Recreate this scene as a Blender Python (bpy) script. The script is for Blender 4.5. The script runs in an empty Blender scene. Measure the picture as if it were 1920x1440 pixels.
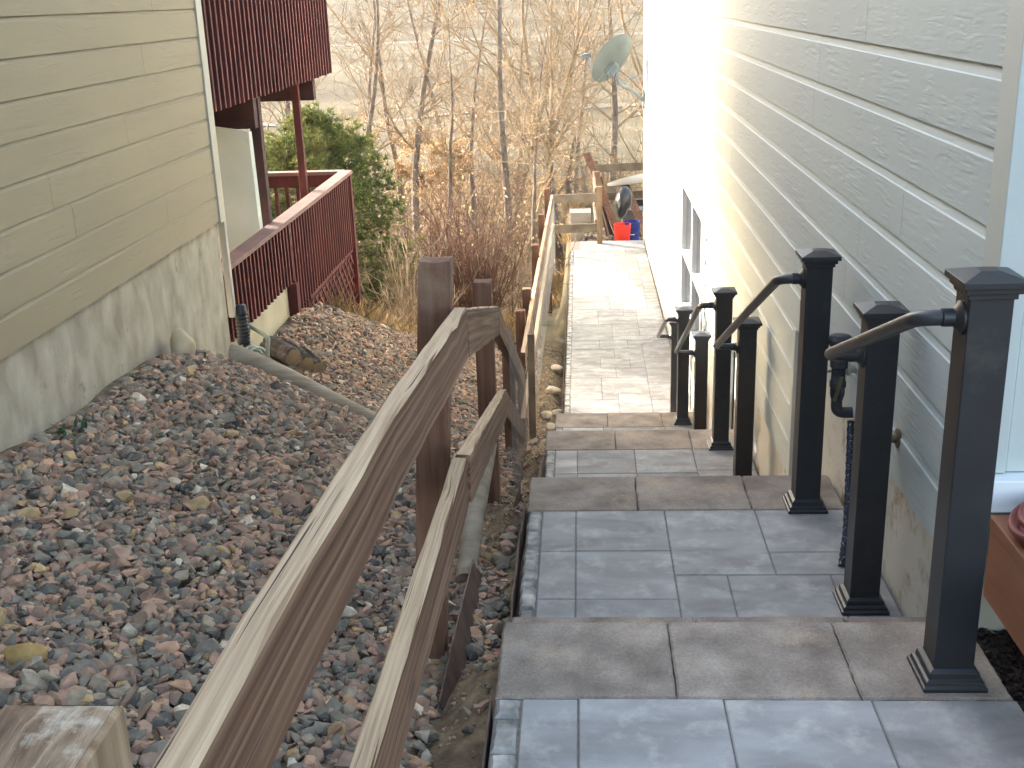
import bpy, bmesh, math, random
import numpy as np
from mathutils import Vector, Matrix
R = math.radians
random.seed(7); rng = np.random.default_rng(7)
scn = bpy.context.scene
COL = scn.collection

# ------------------------------------------------------------------ camera
cam_d = bpy.data.cameras.new("camera"); cam = bpy.data.objects.new("camera", cam_d); COL.objects.link(cam)
cam_d.sensor_width = 36.0; cam_d.lens = 36.0 * 2150 / 1920
cam_d.clip_start = 0.05; cam_d.clip_end = 5000
_f = 2150.0
_Y = Vector((127, 735, -_f)); _dy = _f * _f / (735 - .035 * 127)
_Y.normalize()
_Z = -Vector((.035 * _dy, -_dy, -_f)).normalized(); _Z = (_Z - _Y * _Z.dot(_Y)).normalized(); _X = _Y.cross(_Z)
cam.matrix_world = Matrix((_X, _Y, _Z)).to_4x4()      # camera at the origin, eye height 1.70 above the top landing
scn.camera = cam

# ------------------------------------------------------------------ world, sun, exposure
SUN_EL, SUN_AZ = 12.5, 54.0       # azimuth to the left of +Y
w = bpy.data.worlds.new("World"); scn.world = w; w.use_nodes = True
nt = w.node_tree; nt.nodes.clear()
sky = nt.nodes.new('ShaderNodeTexSky'); sky.sky_type = 'NISHITA'; sky.sun_disc = False
sky.sun_elevation = R(SUN_EL); sky.sun_rotation = R(-SUN_AZ); sky.air_density = 0.85; sky.dust_density = 4.0; sky.ozone_density = 0.15
bg = nt.nodes.new('ShaderNodeBackground'); bg.inputs[1].default_value = 0.15
wo = nt.nodes.new('ShaderNodeOutputWorld')
nt.links.new(sky.outputs[0], bg.inputs[0]); nt.links.new(bg.outputs[0], wo.inputs[0])
sd = bpy.data.lights.new("sun", 'SUN'); sun = bpy.data.objects.new("sun", sd); COL.objects.link(sun)
sd.energy = 2.0; sd.angle = R(0.6); sd.color = (1.0, 0.985, 0.97)
_s = Vector((-math.sin(R(SUN_AZ)) * math.cos(R(SUN_EL)), math.cos(R(SUN_AZ)) * math.cos(R(SUN_EL)), math.sin(R(SUN_EL))))
sun.rotation_euler = _s.to_track_quat('Z', 'Y').to_euler()
scn.view_settings.view_transform = 'Standard'; scn.view_settings.look = 'None'
scn.view_settings.gamma = 1.0; scn.view_settings.exposure = 3.22

# ------------------------------------------------------------------ materials
def mat(name, cols, scale=6, stretch=(1, 1, 1), rough=.8, bump=.2, bdist=.003, bscale=60, bstretch=None, detail=5,
        island=0.0, metal=0.0, spec=.35, dist=0.0, stops=None, var=0.0, blotch=None, coat=0.0, speck=None, attr=None):
    m = bpy.data.materials.new(name); m.use_nodes = True
    t = m.node_tree; n = t.nodes; L = t.links
    b = n['Principled BSDF']
    tc = n.new('ShaderNodeTexCoord')
    mp = n.new('ShaderNodeMapping'); mp.inputs['Scale'].default_value = stretch
    src_co = tc.outputs['Object']
    if attr:
        at = n.new('ShaderNodeAttribute'); at.attribute_name = attr; src_co = at.outputs['Vector']
    L.new(src_co, mp.inputs[0])
    nz = n.new('ShaderNodeTexNoise'); nz.inputs['Scale'].default_value = scale; nz.inputs['Detail'].default_value = detail
    nz.inputs['Distortion'].default_value = dist
    L.new(mp.outputs[0], nz.inputs[0])
    cr = n.new('ShaderNodeValToRGB'); e = cr.color_ramp.elements
    st = stops or [0.3 + .4 * i / max(1, len(cols) - 1) for i in range(len(cols))]
    while len(e) < len(cols): e.new(.5)
    for i, c in enumerate(cols): e[i].position = st[i]; e[i].color = (*c, 1)
    L.new(nz.outputs[0], cr.inputs[0]); out = cr.outputs[0]
    if blotch:      # (colour, scale, low, high): stains and dirt
        bc, bs, lo, hi = blotch
        n2 = n.new('ShaderNodeTexNoise'); n2.inputs['Scale'].default_value = bs; n2.inputs['Detail'].default_value = 7; n2.inputs['Roughness'].default_value = .65
        L.new(tc.outputs['Object'], n2.inputs[0])
        mr = n.new('ShaderNodeMapRange'); mr.inputs[1].default_value = lo; mr.inputs[2].default_value = hi
        L.new(n2.outputs[0], mr.inputs[0])
        mx = n.new('ShaderNodeMix'); mx.data_type = 'RGBA'; mx.inputs[7].default_value = (*bc, 1)
        L.new(mr.outputs[0], mx.inputs[0]); L.new(out, mx.inputs[6]); out = mx.outputs[2]
    if speck:
        n4 = n.new('ShaderNodeTexNoise'); n4.inputs['Scale'].default_value = speck[0]; n4.inputs['Detail'].default_value = 4; n4.inputs['Roughness'].default_value = .8
        L.new(tc.outputs['Object'], n4.inputs[0])
        mr = n.new('ShaderNodeMapRange'); mr.inputs[1].default_value = .3; mr.inputs[2].default_value = .7; mr.inputs[3].default_value = 1 - speck[1]; mr.inputs[4].default_value = 1 + speck[1]
        L.new(n4.outputs[0], mr.inputs[0]); h4 = n.new('ShaderNodeHueSaturation'); L.new(mr.outputs[0], h4.inputs['Value']); L.new(out, h4.inputs['Color']); out = h4.outputs[0]
    if island:
        g = n.new('ShaderNodeNewGeometry'); h = n.new('ShaderNodeHueSaturation')
        mr = n.new('ShaderNodeMapRange'); mr.inputs[3].default_value = 1 - island; mr.inputs[4].default_value = 1 + island
        L.new(g.outputs['Random Per Island'], mr.inputs[0]); L.new(mr.outputs[0], h.inputs['Value']); L.new(out, h.inputs['Color']); out = h.outputs[0]
    L.new(out, b.inputs['Base Color'])
    b.inputs['Roughness'].default_value = rough; b.inputs['Metallic'].default_value = metal
    b.inputs['Specular IOR Level'].default_value = spec
    if coat: b.inputs['Coat Weight'].default_value = coat; b.inputs['Coat Roughness'].default_value = .3
    if bump:
        mb2 = n.new('ShaderNodeMapping'); mb2.inputs['Scale'].default_value = bstretch or stretch
        L.new(src_co, mb2.inputs[0])
        nb = n.new('ShaderNodeTexNoise'); nb.inputs['Scale'].default_value = bscale; nb.inputs['Detail'].default_value = 6
        nb.inputs['Distortion'].default_value = dist
        L.new(mb2.outputs[0], nb.inputs[0])
        bp = n.new('ShaderNodeBump'); bp.inputs['Strength'].default_value = bump; bp.inputs['Distance'].default_value = bdist
        L.new(nb.outputs[0], bp.inputs['Height']); L.new(bp.outputs[0], b.inputs['Normal'])
    return m

def siding_mat(name, c0, c1):
    """painted cedar-grain lap board: wavy embossed grain running along the board"""
    m = mat(name, [c0, c1], scale=1.3, stretch=(1, .6, 3), rough=.68, bump=0, island=.025)
    t = m.node_tree; n = t.nodes; L = t.links; b = n['Principled BSDF']
    tc = n['Texture Coordinate']
    geo = n.new('ShaderNodeNewGeometry')
    add = n.new('ShaderNodeVectorMath'); add.operation = 'MULTIPLY_ADD'
    add.inputs[1].default_value = (0, 37, 11)
    cmb = n.new('ShaderNodeCombineXYZ')
    for i in range(3): L.new(geo.outputs['Random Per Island'], cmb.inputs[i])
    L.new(cmb.outputs[0], add.inputs[0]); L.new(tc.outputs['Object'], add.inputs[2])
    mp = n.new('ShaderNodeMapping'); mp.inputs['Scale'].default_value = (1, 2.6, 24)
    L.new(add.outputs[0], mp.inputs[0])
    nb = n.new('ShaderNodeTexNoise'); nb.inputs['Scale'].default_value = 1.0; nb.inputs['Detail'].default_value = 4.5; nb.inputs['Distortion'].default_value = .22
    L.new(mp.outputs[0], nb.inputs[0])
    mu = n.new('ShaderNodeMath'); mu.operation = 'MULTIPLY'; mu.inputs[1].default_value = 24; L.new(nb.outputs[0], mu.inputs[0])
    si = n.new('ShaderNodeMath'); si.operation = 'SINE'; L.new(mu.outputs[0], si.inputs[0])
    # the relief fades in and out over the board
    n3 = n.new('ShaderNodeTexNoise'); n3.inputs['Scale'].default_value = 5.0; n3.inputs['Detail'].default_value = 3; L.new(add.outputs[0], n3.inputs[0])
    mr = n.new('ShaderNodeMapRange'); mr.inputs[1].default_value = .40; mr.inputs[2].default_value = .68; L.new(n3.outputs[0], mr.inputs[0])
    mm = n.new('ShaderNodeMath'); mm.operation = 'MULTIPLY'; L.new(si.outputs[0], mm.inputs[0]); L.new(mr.outputs[0], mm.inputs[1])
    bp = n.new('ShaderNodeBump'); bp.inputs['Strength'].default_value = .5; bp.inputs['Distance'].default_value = .0016
    L.new(mm.outputs[0], bp.inputs['Height']); L.new(bp.outputs[0], b.inputs['Normal'])
    return m

def ramp_island(name, cols, stops, rough=.85, noise=14, bscale=40, bump=.5, bdist=.004, spec=.25):
    """stones: every loose piece takes its own colour"""
    m = bpy.data.materials.new(name); m.use_nodes = True
    t = m.node_tree; n = t.nodes; L = t.links; b = n['Principled BSDF']
    g = n.new('ShaderNodeNewGeometry'); cr = n.new('ShaderNodeValToRGB'); cr.color_ramp.interpolation = 'CONSTANT'
    e = cr.color_ramp.elements
    while len(e) < len(cols): e.new(.5)
    for i, c in enumerate(cols): e[i].position = stops[i]; e[i].color = (*c, 1)
    L.new(g.outputs['Random Per Island'], cr.inputs[0])
    tc = n.new('ShaderNodeTexCoord'); nz = n.new('ShaderNodeTexNoise'); nz.inputs['Scale'].default_value = noise; nz.inputs['Detail'].default_value = 8
    L.new(tc.outputs['Object'], nz.inputs[0])
    mr = n.new('ShaderNodeMapRange'); mr.inputs[1].default_value = .25; mr.inputs[2].default_value = .75; mr.inputs[3].default_value = .62; mr.inputs[4].default_value = 1.38
    L.new(nz.outputs[0], mr.inputs[0])
    h = n.new('ShaderNodeHueSaturation'); L.new(cr.outputs[0], h.inputs['Color']); L.new(mr.outputs[0], h.inputs['Value'])
    L.new(h.outputs[0], b.inputs['Base Color'])
    b.inputs['Roughness'].default_value = rough; b.inputs['Specular IOR Level'].default_value = spec
    nb = n.new('ShaderNodeTexNoise'); nb.inputs['Scale'].default_value = bscale; nb.inputs['Detail'].default_value = 6; L.new(tc.outputs['Object'], nb.inputs[0])
    bp = n.new('ShaderNodeBump'); bp.inputs['Strength'].default_value = bump; bp.inputs['Distance'].default_value = bdist
    L.new(nb.outputs[0], bp.inputs['Height']); L.new(bp.outputs[0], b.inputs['Normal'])
    return m

M = {}
M['sid_r'] = siding_mat('painted_grey_siding', (0.4293, 0.4828, 0.4845), (0.4694, 0.5255, 0.5224))
M['sid_l'] = siding_mat('painted_tan_siding', (0.2301, 0.1855, 0.1137), (0.2560, 0.2087, 0.1305))
M['trim_r'] = mat('painted_trim_white', [(0.4554, 0.4819, 0.4481), (0.4950, 0.5238, 0.4918)], 3, rough=.55, bump=.15, bscale=90)
M['trim_l'] = mat('painted_trim_tan', [(.33, .31, .25), (.37, .35, .285)], 3, rough=.6, bump=.15, bscale=90)
M['fnd_l'] = mat('weathered_concrete', [(0.2317, 0.2053, 0.1550), (0.3163, 0.2866, 0.2245), (0.3920, 0.3549, 0.2856)], 5.0, speck=(160, .12), dist=.3, stretch=(1, 1.6, .9), rough=.9, bump=.5, bscale=45, bstretch=(1, 1, 1), blotch=((.20, .185, .145), 9, .60, .72), bdist=.004)
M['fnd_y'] = mat('cream_painted_concrete', [(0.3168, 0.2880, 0.2000), (0.3744, 0.3456, 0.2640)], 3, rough=.85, bump=.3, bscale=50)
def fnd_mat():
    m = mat('painted_foundation', [(.50, .49, .44), (.58, .57, .51)], 3, rough=.8, bump=.35, bscale=50, blotch=((.30, .20, .10), 5.0, .54, .68))
    t = m.node_tree; n = t.nodes; L = t.links; b = n['Principled BSDF']
    # rust-brown splash band and specks near the ground; the ground steps down along y
    src = b.inputs['Base Color'].links[0].from_socket
    tc = n['Texture Coordinate']
    nz = n.new('ShaderNodeTexNoise'); nz.inputs['Scale'].default_value = 28; nz.inputs['Detail'].default_value = 8; nz.inputs['Roughness'].default_value = .7
    L.new(tc.outputs['Object'], nz.inputs[0])
    mr = n.new('ShaderNodeMapRange'); mr.inputs[1].default_value = .66; mr.inputs[2].default_value = .70; L.new(nz.outputs[0], mr.inputs[0])
    mx = n.new('ShaderNodeMix'); mx.data_type = 'RGBA'; mx.inputs[7].default_value = (.10, .07, .04, 1)
    L.new(mr.outputs[0], mx.inputs[0]); L.new(src, mx.inputs[6]); L.new(mx.outputs[2], b.inputs['Base Color'])
    return m
M['fnd_r'] = fnd_mat()
M['paver'] = mat('grey_concrete_paver', [(0.2200, 0.2083, 0.1932), (0.2855, 0.2726, 0.2563), (0.3510, 0.3379, 0.3204)], 4.0, stretch=(1, 2.2, 1), dist=.5, rough=.85, spec=.22, speck=(420, .10), bump=.35, bscale=220, bdist=.0012, island=.13, detail=9, blotch=((.46, .44, .395), 11, .50, .82), bstretch=(1, 1, 1))
M['block'] = mat('brown_concrete_block', [(0.168, 0.133, 0.106), (0.2516, 0.2064, 0.1658), (0.345, 0.288, 0.228)], 6.5, rough=.92, bump=.7, bscale=170, bdist=.0022, island=.10, detail=9, speck=(150, .26), blotch=((0.43, 0.325, 0.222), 4, .54, .80), spec=.15)
M['cobble'] = mat('charcoal_border_stone', [(0.1134, 0.1042, 0.0904), (0.2930, 0.2743, 0.2441), (0.5292, 0.4976, 0.4430)], 14, rough=.75, bump=.8, bscale=60, bdist=.004, island=.16, detail=8)
M['joint'] = mat('joint_sand', [(.12, .11, .095), (.21, .19, .16)], 60, rough=1, bump=.5, bscale=200)
M['soil'] = mat('bare_soil', [(.10, .075, .05), (.17, .13, .085), (.25, .19, .12)], 3.5, rough=1, bump=.9, bscale=40, bdist=.012, detail=9, blotch=((.27, .19, .09), 1.7, .5, .7), spec=.1)
M['gravel'] = ramp_island('river_gravel', [(0.2396, 0.1495, 0.1035), (0.1916, 0.1615, 0.1197), (0.3067, 0.1840, 0.1211), (0.1673, 0.1398, 0.1049), (0.3572, 0.2241, 0.1500), (0.2622, 0.2040, 0.1395), (0.4461, 0.2587, 0.1577), (0.2231, 0.1478, 0.1014), (0.3677, 0.2442, 0.1211), (0.0949, 0.0835, 0.0684), (0.3233, 0.2643, 0.1901), (0.5349, 0.4330, 0.3077)],
    [0, .13, .27, .38, .49, .56, .67, .72, .82, .865, .93, .982], noise=22)
M['cobstone'] = ramp_island('garden_rocks', [(.30, .24, .17), (.24, .20, .16), (.36, .30, .22), (.20, .18, .16)], [0, .3, .55, .8])
M['post_b'] = mat('brown_stained_post', [(.095, .042, .023), (.145, .068, .038), (.20, .105, .062)], 5, stretch=(6, 6, .3), rough=.85, bump=.6, bscale=26, bstretch=(3, 3, .25), bdist=.003, detail=8, blotch=((.25, .17, .115), 2.4, .52, .75))
M['post_g'] = mat('greyed_post', [(.14, .082, .042), (.225, .145, .080), (.31, .215, .128)], 5, stretch=(7, 7, .45), rough=.9, bump=.6, bscale=26, bstretch=(3, 3, .25), bdist=.003, detail=8)
def rail_mat():
    m = mat('weathered_rail_lit_top', [(.070, .030, .014), (.125, .061, .031), (.195, .110, .064)], 1, stops=[.36, .5, .64], stretch=(.7, 62, 62), rough=.85, bump=.6, bscale=1, bstretch=(3, 110, 110), bdist=.002, detail=7, attr='grain', dist=.4)
    t = m.node_tree; n = t.nodes; L = t.links; b = n['Principled BSDF']
    src = b.inputs['Base Color'].links[0].from_socket
    # sky light on the rail tops put into the colour: upward faces turn pale tan
    g = n.new('ShaderNodeNewGeometry'); sp = n.new('ShaderNodeSeparateXYZ'); L.new(g.outputs['True Normal'], sp.inputs[0])
    tc = n['Texture Coordinate']; mp = n.new('ShaderNodeMapping'); mp.inputs['Scale'].default_value = (.5, 22, 22); L.new(n['Attribute'].outputs['Vector'], mp.inputs[0])
    nz = n.new('ShaderNodeTexNoise'); nz.inputs['Scale'].default_value = 6; nz.inputs['Detail'].default_value = 9; L.new(mp.outputs[0], nz.inputs[0])
    c2 = n.new('ShaderNodeValToRGB'); c2.color_ramp.elements[0].position = .3; c2.color_ramp.elements[0].color = (.30, .205, .12, 1)
    c2.color_ramp.elements[1].position = .62; c2.color_ramp.elements[1].color = (.46, .335, .21, 1); L.new(nz.outputs[0], c2.inputs[0])
    mr = n.new('ShaderNodeMapRange'); mr.inputs[1].default_value = .55; mr.inputs[2].default_value = .8; L.new(sp.outputs[2], mr.inputs[0])
    mx = n.new('ShaderNodeMix'); mx.data_type = 'RGBA'; L.new(mr.outputs[0], mx.inputs[0]); L.new(src, mx.inputs[6]); L.new(c2.outputs[0], mx.inputs[7])
    # knots and drying cracks in the wood
    def dark(vec_scale, lo, hi, kind, col, src):
        m2 = n.new('ShaderNodeMapping'); m2.inputs['Scale'].default_value = vec_scale; L.new(n['Attribute'].outputs['Vector'], m2.inputs[0])
        if kind == 'knot':
            q = n.new('ShaderNodeTexVoronoi'); q.inputs['Scale'].default_value = 1; L.new(m2.outputs[0], q.inputs[0]); o_ = q.outputs['Distance']
        else:
            q = n.new('ShaderNodeTexNoise'); q.inputs['Scale'].default_value = 1; q.inputs['Detail'].default_value = 3; L.new(m2.outputs[0], q.inputs[0]); o_ = q.outputs[0]
        k = n.new('ShaderNodeMapRange'); k.inputs[1].default_value = lo; k.inputs[2].default_value = hi; L.new(o_, k.inputs[0])
        x = n.new('ShaderNodeMix'); x.data_type = 'RGBA'; x.inputs[7].default_value = (*col, 1); L.new(k.outputs[0], x.inputs[0]); L.new(src, x.inputs[6]); return x.outputs[2]
    o1 = dark((1.9, 7, 9), .13, .07, 'knot', (.07, .038, .022), mx.outputs[2])
    o2 = dark((1.6, 120, 120), .635, .67, 'crack', (.05, .032, .02), o1)
    L.new(o2, b.inputs['Base Color'])
    return m
M['rail'] = rail_mat()
M['oldwood'] = mat('grey_old_wood', [(.10, .072, .048), (.17, .13, .09), (.24, .19, .135)], 4, stretch=(1, 1, 1), rough=.9, bump=.6, bscale=30, bdist=.003, detail=9)
M['log'] = mat('weathered_log', [(.19, .15, .10), (.27, .22, .155), (.34, .29, .21)], 5, stretch=(.7, 3, 3), rough=.9, bump=.7, bscale=14, bstretch=(.6, 5, 5), bdist=.006, detail=9)
M['bark'] = mat('log_bark', [(.045, .034, .026), (.09, .07, .055), (.16, .13, .105)], 16, rough=1, bump=1, bscale=30, bdist=.012, detail=9)
M['cutwood'] = mat('sawn_log_end', [(.17, .115, .06), (.27, .195, .11)], 9, rough=.9, bump=.4, bscale=40)
M['metal_blk'] = mat('black_powder_coat', [(.016, .017, .019), (.021, .022, .025)], 8, rough=.42, blotch=((.05, .048, .045), 7, .58, .82), bump=.25, bscale=420, bdist=.0006, spec=.5)
M['metal_rail'] = mat('charcoal_handrail_tube', [(.026, .027, .030), (.036, .037, .040)], 6, rough=.40, bump=.15, bscale=300, bdist=.0005, spec=.5)
M['red_wood'] = mat('red_stained_deck', [(0.0556, 0.0097, 0.0079), (0.0776, 0.0143, 0.0114), (0.1062, 0.0221, 0.0172)], 5, stretch=(2, 2, .5), rough=.75, bump=.4, bscale=40, bstretch=(3, 3, .4), bdist=.002, island=.15)
M['red_edge'] = mat('red_faded_wood', [(.135, .075, .067), (.19, .108, .096)], 6, rough=.8, bump=.4, bscale=40, bdist=.002)
M['red_dark'] = mat('dark_red_beam', [(.035, .013, .013), (.055, .022, .020)], 5, rough=.8, bump=.3, bscale=40)
M['redwood'] = mat('redwood_step', [(.20, .075, .034), (.27, .11, .055), (.33, .155, .085)], 5, stretch=(2, .4, 2), rough=.6, bump=.3, bscale=30, bstretch=(3, .3, 3), detail=8, blotch=((.40, .27, .19), 7, .66, .74))
M['pale_wall'] = mat('pale_green_white_wall', [(.40, .425, .385), (.46, .485, .445)], 3, rough=.95, spec=.1, bump=.3, bscale=50, blotch=((.30, .33, .30), 10, .66, .72))
M['blackplastic'] = mat('black_corrugated_plastic', [(.012, .013, .014), (.025, .026, .027)], 9, rough=.45, bump=.1, bscale=80)
M['white_pl'] = mat('white_downspout', [(.33, .31, .25), (.37, .35, .285)], 5, rough=.5, bump=.1, bscale=60)
M['sage'] = mat('sage_plastic', [(.22, .235, .17), (.30, .31, .23)], 8, rough=.6, bump=.2, bscale=60)
M['hose_g'] = mat('pale_hose', [(.30, .33, .26), (.38, .40, .32)], 8, rough=.6, bump=.2, bscale=60)
M['orange'] = mat('orange_hub', [(.50, .17, .08), (.56, .21, .11)], 8, rough=.6, bump=.1)
M['hose_r'] = mat('red_rubber_hose', [(.17, .032, .027), (.24, .060, .05)], 12, rough=.5, bump=.2, bscale=80)
M['bucket_r'] = mat('red_bucket_plastic', [(.70, .035, .018), (.78, .05, .03)], 5, rough=.4, bump=.05)
M['bucket_b'] = mat('blue_bucket_plastic', [(.018, .035, .19), (.03, .05, .26)], 5, rough=.4, bump=.05)
M['dish'] = mat('grey_dish', [(.085, .10, .095), (.105, .12, .115)], 6, rough=.55, bump=.08)
M['dish_arm'] = mat('grey_painted_steel', [(.13, .155, .16), (.18, .205, .21)], 6, rough=.5, bump=.1)
M['brass'] = mat('dull_brass', [(.13, .10, .06), (.25, .20, .12)], 20, rough=.5, metal=.6, bump=.2)
M['valve'] = mat('dirty_black_valve', [(.018, .019, .024), (.05, .05, .055), (.15, .14, .10)], 22, stops=[.35, .6, .8], rough=.55, bump=.4, bscale=60)
M['edging'] = mat('rusty_brown_edging', [(.05, .03, .022), (.09, .055, .04), (.14, .085, .06)], 9, rough=.7, bump=.4, bscale=50)
M['concrete'] = mat('pale_concrete_block', [(.30, .26, .22), (.37, .33, .285)], 7, rough=.9, bump=.4, bscale=40)
M['wire'] = mat('galvanised_wire', [(.22, .21, .20), (.32, .31, .30)], 9, rough=.5, metal=.5, bump=0)
M['hull'] = mat('pale_plastic_shell', [(.30, .265, .20), (.36, .32, .25)], 4, rough=.5, bump=.1)
M['tub'] = mat('black_tub_plastic', [(.02, .021, .023), (.045, .045, .047)], 7, rough=.35, bump=.1)
M['steel'] = mat('grey_steel', [(.16, .17, .17), (.24, .25, .25)], 6, rough=.4, metal=.5, bump=.1)
M['weed'] = mat('green_weed', [(.022, .045, .018), (.04, .07, .03)], 30, rough=.7, bump=0)
M['frame_w'] = mat('white_vinyl', [(.72, .73, .72), (.78, .79, .78)], 4, rough=.35, bump=.03)
M['mulch'] = mat('dark_mulch', [(.014, .011, .009), (.035, .025, .02), (.07, .05, .04)], 40, rough=1, bump=1, bscale=60, bdist=.02)
M['roof'] = mat('asphalt_shingle', [(.08, .075, .07), (.12, .115, .105)], 12, rough=1, bump=.4)
M['field'] = None
gm = bpy.data.materials.new('window_glass'); gm.use_nodes = True
_b = gm.node_tree.nodes['Principled BSDF']; _b.inputs['Base Color'].default_value = (.03, .035, .04, 1); _b.inputs['Roughness'].default_value = .04; _b.inputs['Specular IOR Level'].default_value = .9
M['glass'] = gm

def leafy(name, cols, scale, trans=.25, island=.35):
    m = mat(name, cols, scale, rough=.75, bump=0, island=island, spec=.15, detail=4)
    n = m.node_tree.nodes; L = m.node_tree.links; b = n['Principled BSDF']
    tr = n.new('ShaderNodeBsdfTranslucent'); mx = n.new('ShaderNodeMixShader'); mx.inputs[0].default_value = trans
    L.new(b.inputs['Base Color'].links[0].from_socket, tr.inputs[0])
    o = n['Material Output']; L.new(b.outputs[0], mx.inputs[1]); L.new(tr.outputs[0], mx.inputs[2]); L.new(mx.outputs[0], o.inputs[0])
    return m
M['needle'] = leafy('pine_needles', [(0.0435, 0.0700, 0.0180), (0.1232, 0.1470, 0.0420), (0.2755, 0.2590, 0.0900)], 1.6, .2, .3)
M['dryleaf'] = leafy('dried_leaves', [(.24, .15, .075), (.36, .245, .135), (.47, .35, .22)], 3, .45, .35)
M['drygrass'] = leafy('dry_grass', [(.16, .105, .048), (.24, .165, .08), (.32, .24, .135)], 1.2, .35, .3)
M['trunk'] = mat('pale_tree_bark', [(0.1080, 0.0840, 0.0651), (0.1728, 0.1400, 0.1120), (0.2448, 0.2030, 0.1645)], 6, stretch=(2, 2, .7), rough=.95, bump=.6, bscale=12, bdist=.012, detail=7)
M['twig'] = mat('twig_bark', [(0.2420, 0.1733, 0.1043), (0.3850, 0.2941, 0.1883)], 3, rough=.9, bump=0)
M['twig_r'] = mat('red_brown_stems', [(.10, .048, .032), (.175, .098, .068)], 4, rough=.85, bump=0)
M['brush'] = mat('tan_brush', [(0.1495, 0.1080, 0.0636), (0.2530, 0.1920, 0.1260)], 2, rough=.9, bump=0, island=.25)

# ------------------------------------------------------------------ helpers
class MB:
    def __init__(s): s.v = []; s.f = []; s.m = []; s.mi = 0; s.g = []
    def add(s, vs, fs, mi=None):
        o = len(s.v); s.v.extend([tuple(p) for p in vs])
        for q in fs: s.f.append(tuple(i + o for i in q)); s.m.append(s.mi if mi is None else mi)
        return s
    def box(s, x0, x1, y0, y1, z0, z1, mi=None):
        return s.add([(x0, y0, z0), (x1, y0, z0), (x1, y1, z0), (x0, y1, z0), (x0, y0, z1), (x1, y0, z1), (x1, y1, z1), (x0, y1, z1)],
                     [(0, 3, 2, 1), (4, 5, 6, 7), (0, 1, 5, 4), (1, 2, 6, 5), (2, 3, 7, 6), (3, 0, 4, 7)], mi)
    def obox(s, c, ax, ay, az, mi=None):
        c, ax, ay, az = map(Vector, (c, ax, ay, az)); p = []
        for k in (-1, 1):
            for i, j in ((-1, -1), (1, -1), (1, 1), (-1, 1)): p.append(c + ax * i + ay * j + az * k)
        return s.add(p, [(0, 3, 2, 1), (4, 5, 6, 7), (0, 1, 5, 4), (1, 2, 6, 5), (2, 3, 7, 6), (3, 0, 4, 7)], mi)
    def tube(s, pts, rad, n=8, cap=True, mi=None):
        pts = [Vector(p) for p in pts]
        if not hasattr(rad, '__len__'): rad = [rad] * len(pts)
        vs = []; up = None
        for i, p in enumerate(pts):
            t = (pts[min(i + 1, len(pts) - 1)] - pts[max(i - 1, 0)]).normalized()
            if up is None:
                up = Vector((0, 0, 1)) if abs(t.z) < .9 else Vector((1, 0, 0))
            a = (up - t * up.dot(t)).normalized(); b = t.cross(a); up = a
            for k in range(n):
                th = 2 * math.pi * k / n; vs.append(p + (a * math.cos(th) + b * math.sin(th)) * rad[i])
        fs = []
        for i in range(len(pts) - 1):
            for k in range(n):
                k2 = (k + 1) % n; fs.append((i * n + k, i * n + k2, (i + 1) * n + k2, (i + 1) * n + k))
        if cap: fs.append(tuple(range(n - 1, -1, -1))); fs.append(tuple(range((len(pts) - 1) * n, len(pts) * n)))
        return s.add(vs, fs, mi)
    def rings(s, rs, cap=True, mi=None):
        """list of equally long vertex rings, bottom to top"""
        n = len(rs[0]); vs = [p for r in rs for p in r]; fs = []
        for i in range(len(rs) - 1):
            for k in range(n):
                k2 = (k + 1) % n; fs.append((i * n + k, i * n + k2, (i + 1) * n + k2, (i + 1) * n + k))
        if cap: fs.append(tuple(range(n - 1, -1, -1))); fs.append(tuple(range((len(rs) - 1) * n, len(rs) * n)))
        return s.add(vs, fs, mi)
    def lathe(s, base, axis, prof, n=20, cap=True, mi=None):
        base = Vector(base); t = Vector(axis).normalized()
        up = Vector((0, 0, 1)) if abs(t.z) < .9 else Vector((1, 0, 0))
        a = (up - t * up.dot(t)).normalized(); b = t.cross(a)
        return s.rings([[base + t * h + (a * math.cos(2 * math.pi * k / n) + b * math.sin(2 * math.pi * k / n)) * r for k in range(n)] for h, r in prof], cap, mi)
    def build(s, name, mats, parent=None, smooth=False, bevel=0, fix=True):
        off = Vector(parent.location) if parent is not None else Vector((0, 0, 0))
        if parent is not None and parent.parent is not None: off += Vector(parent.parent.location)
        me = bpy.data.meshes.new(name)
        v = np.array(s.v, float) - np.array(off) if s.v else np.zeros((0, 3))
        me.from_pydata(v.tolist(), [], s.f)
        if not isinstance(mats, (list, tuple)): mats = [mats]
        for m in mats: me.materials.append(m)
        if len(mats) > 1: me.polygons.foreach_set('material_index', s.m)
        if fix:
            bm = bmesh.new(); bm.from_mesh(me); bmesh.ops.recalc_face_normals(bm, faces=bm.faces); bm.to_mesh(me); bm.free()
        if smooth is True: me.polygons.foreach_set('use_smooth', [True] * len(me.polygons))
        if s.g:
            at = me.attributes.new('grain', 'FLOAT_VECTOR', 'POINT'); at.data.foreach_set('vector', np.array(s.g, np.float32).ravel())
        me.update()
        o = bpy.data.objects.new(name, me); COL.objects.link(o)
        if smooth == 'auto':
            me.polygons.foreach_set('use_smooth', [True] * len(me.polygons))
            try: me.set_sharp_from_angle(angle=R(38))
            except Exception: pass
        if parent is not None: o.parent = parent
        if bevel:
            md = o.modifiers.new('bevel', 'BEVEL'); md.width = bevel; md.segments = 2; md.limit_method = 'ANGLE'; md.angle_limit = R(40)
        return o

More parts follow.
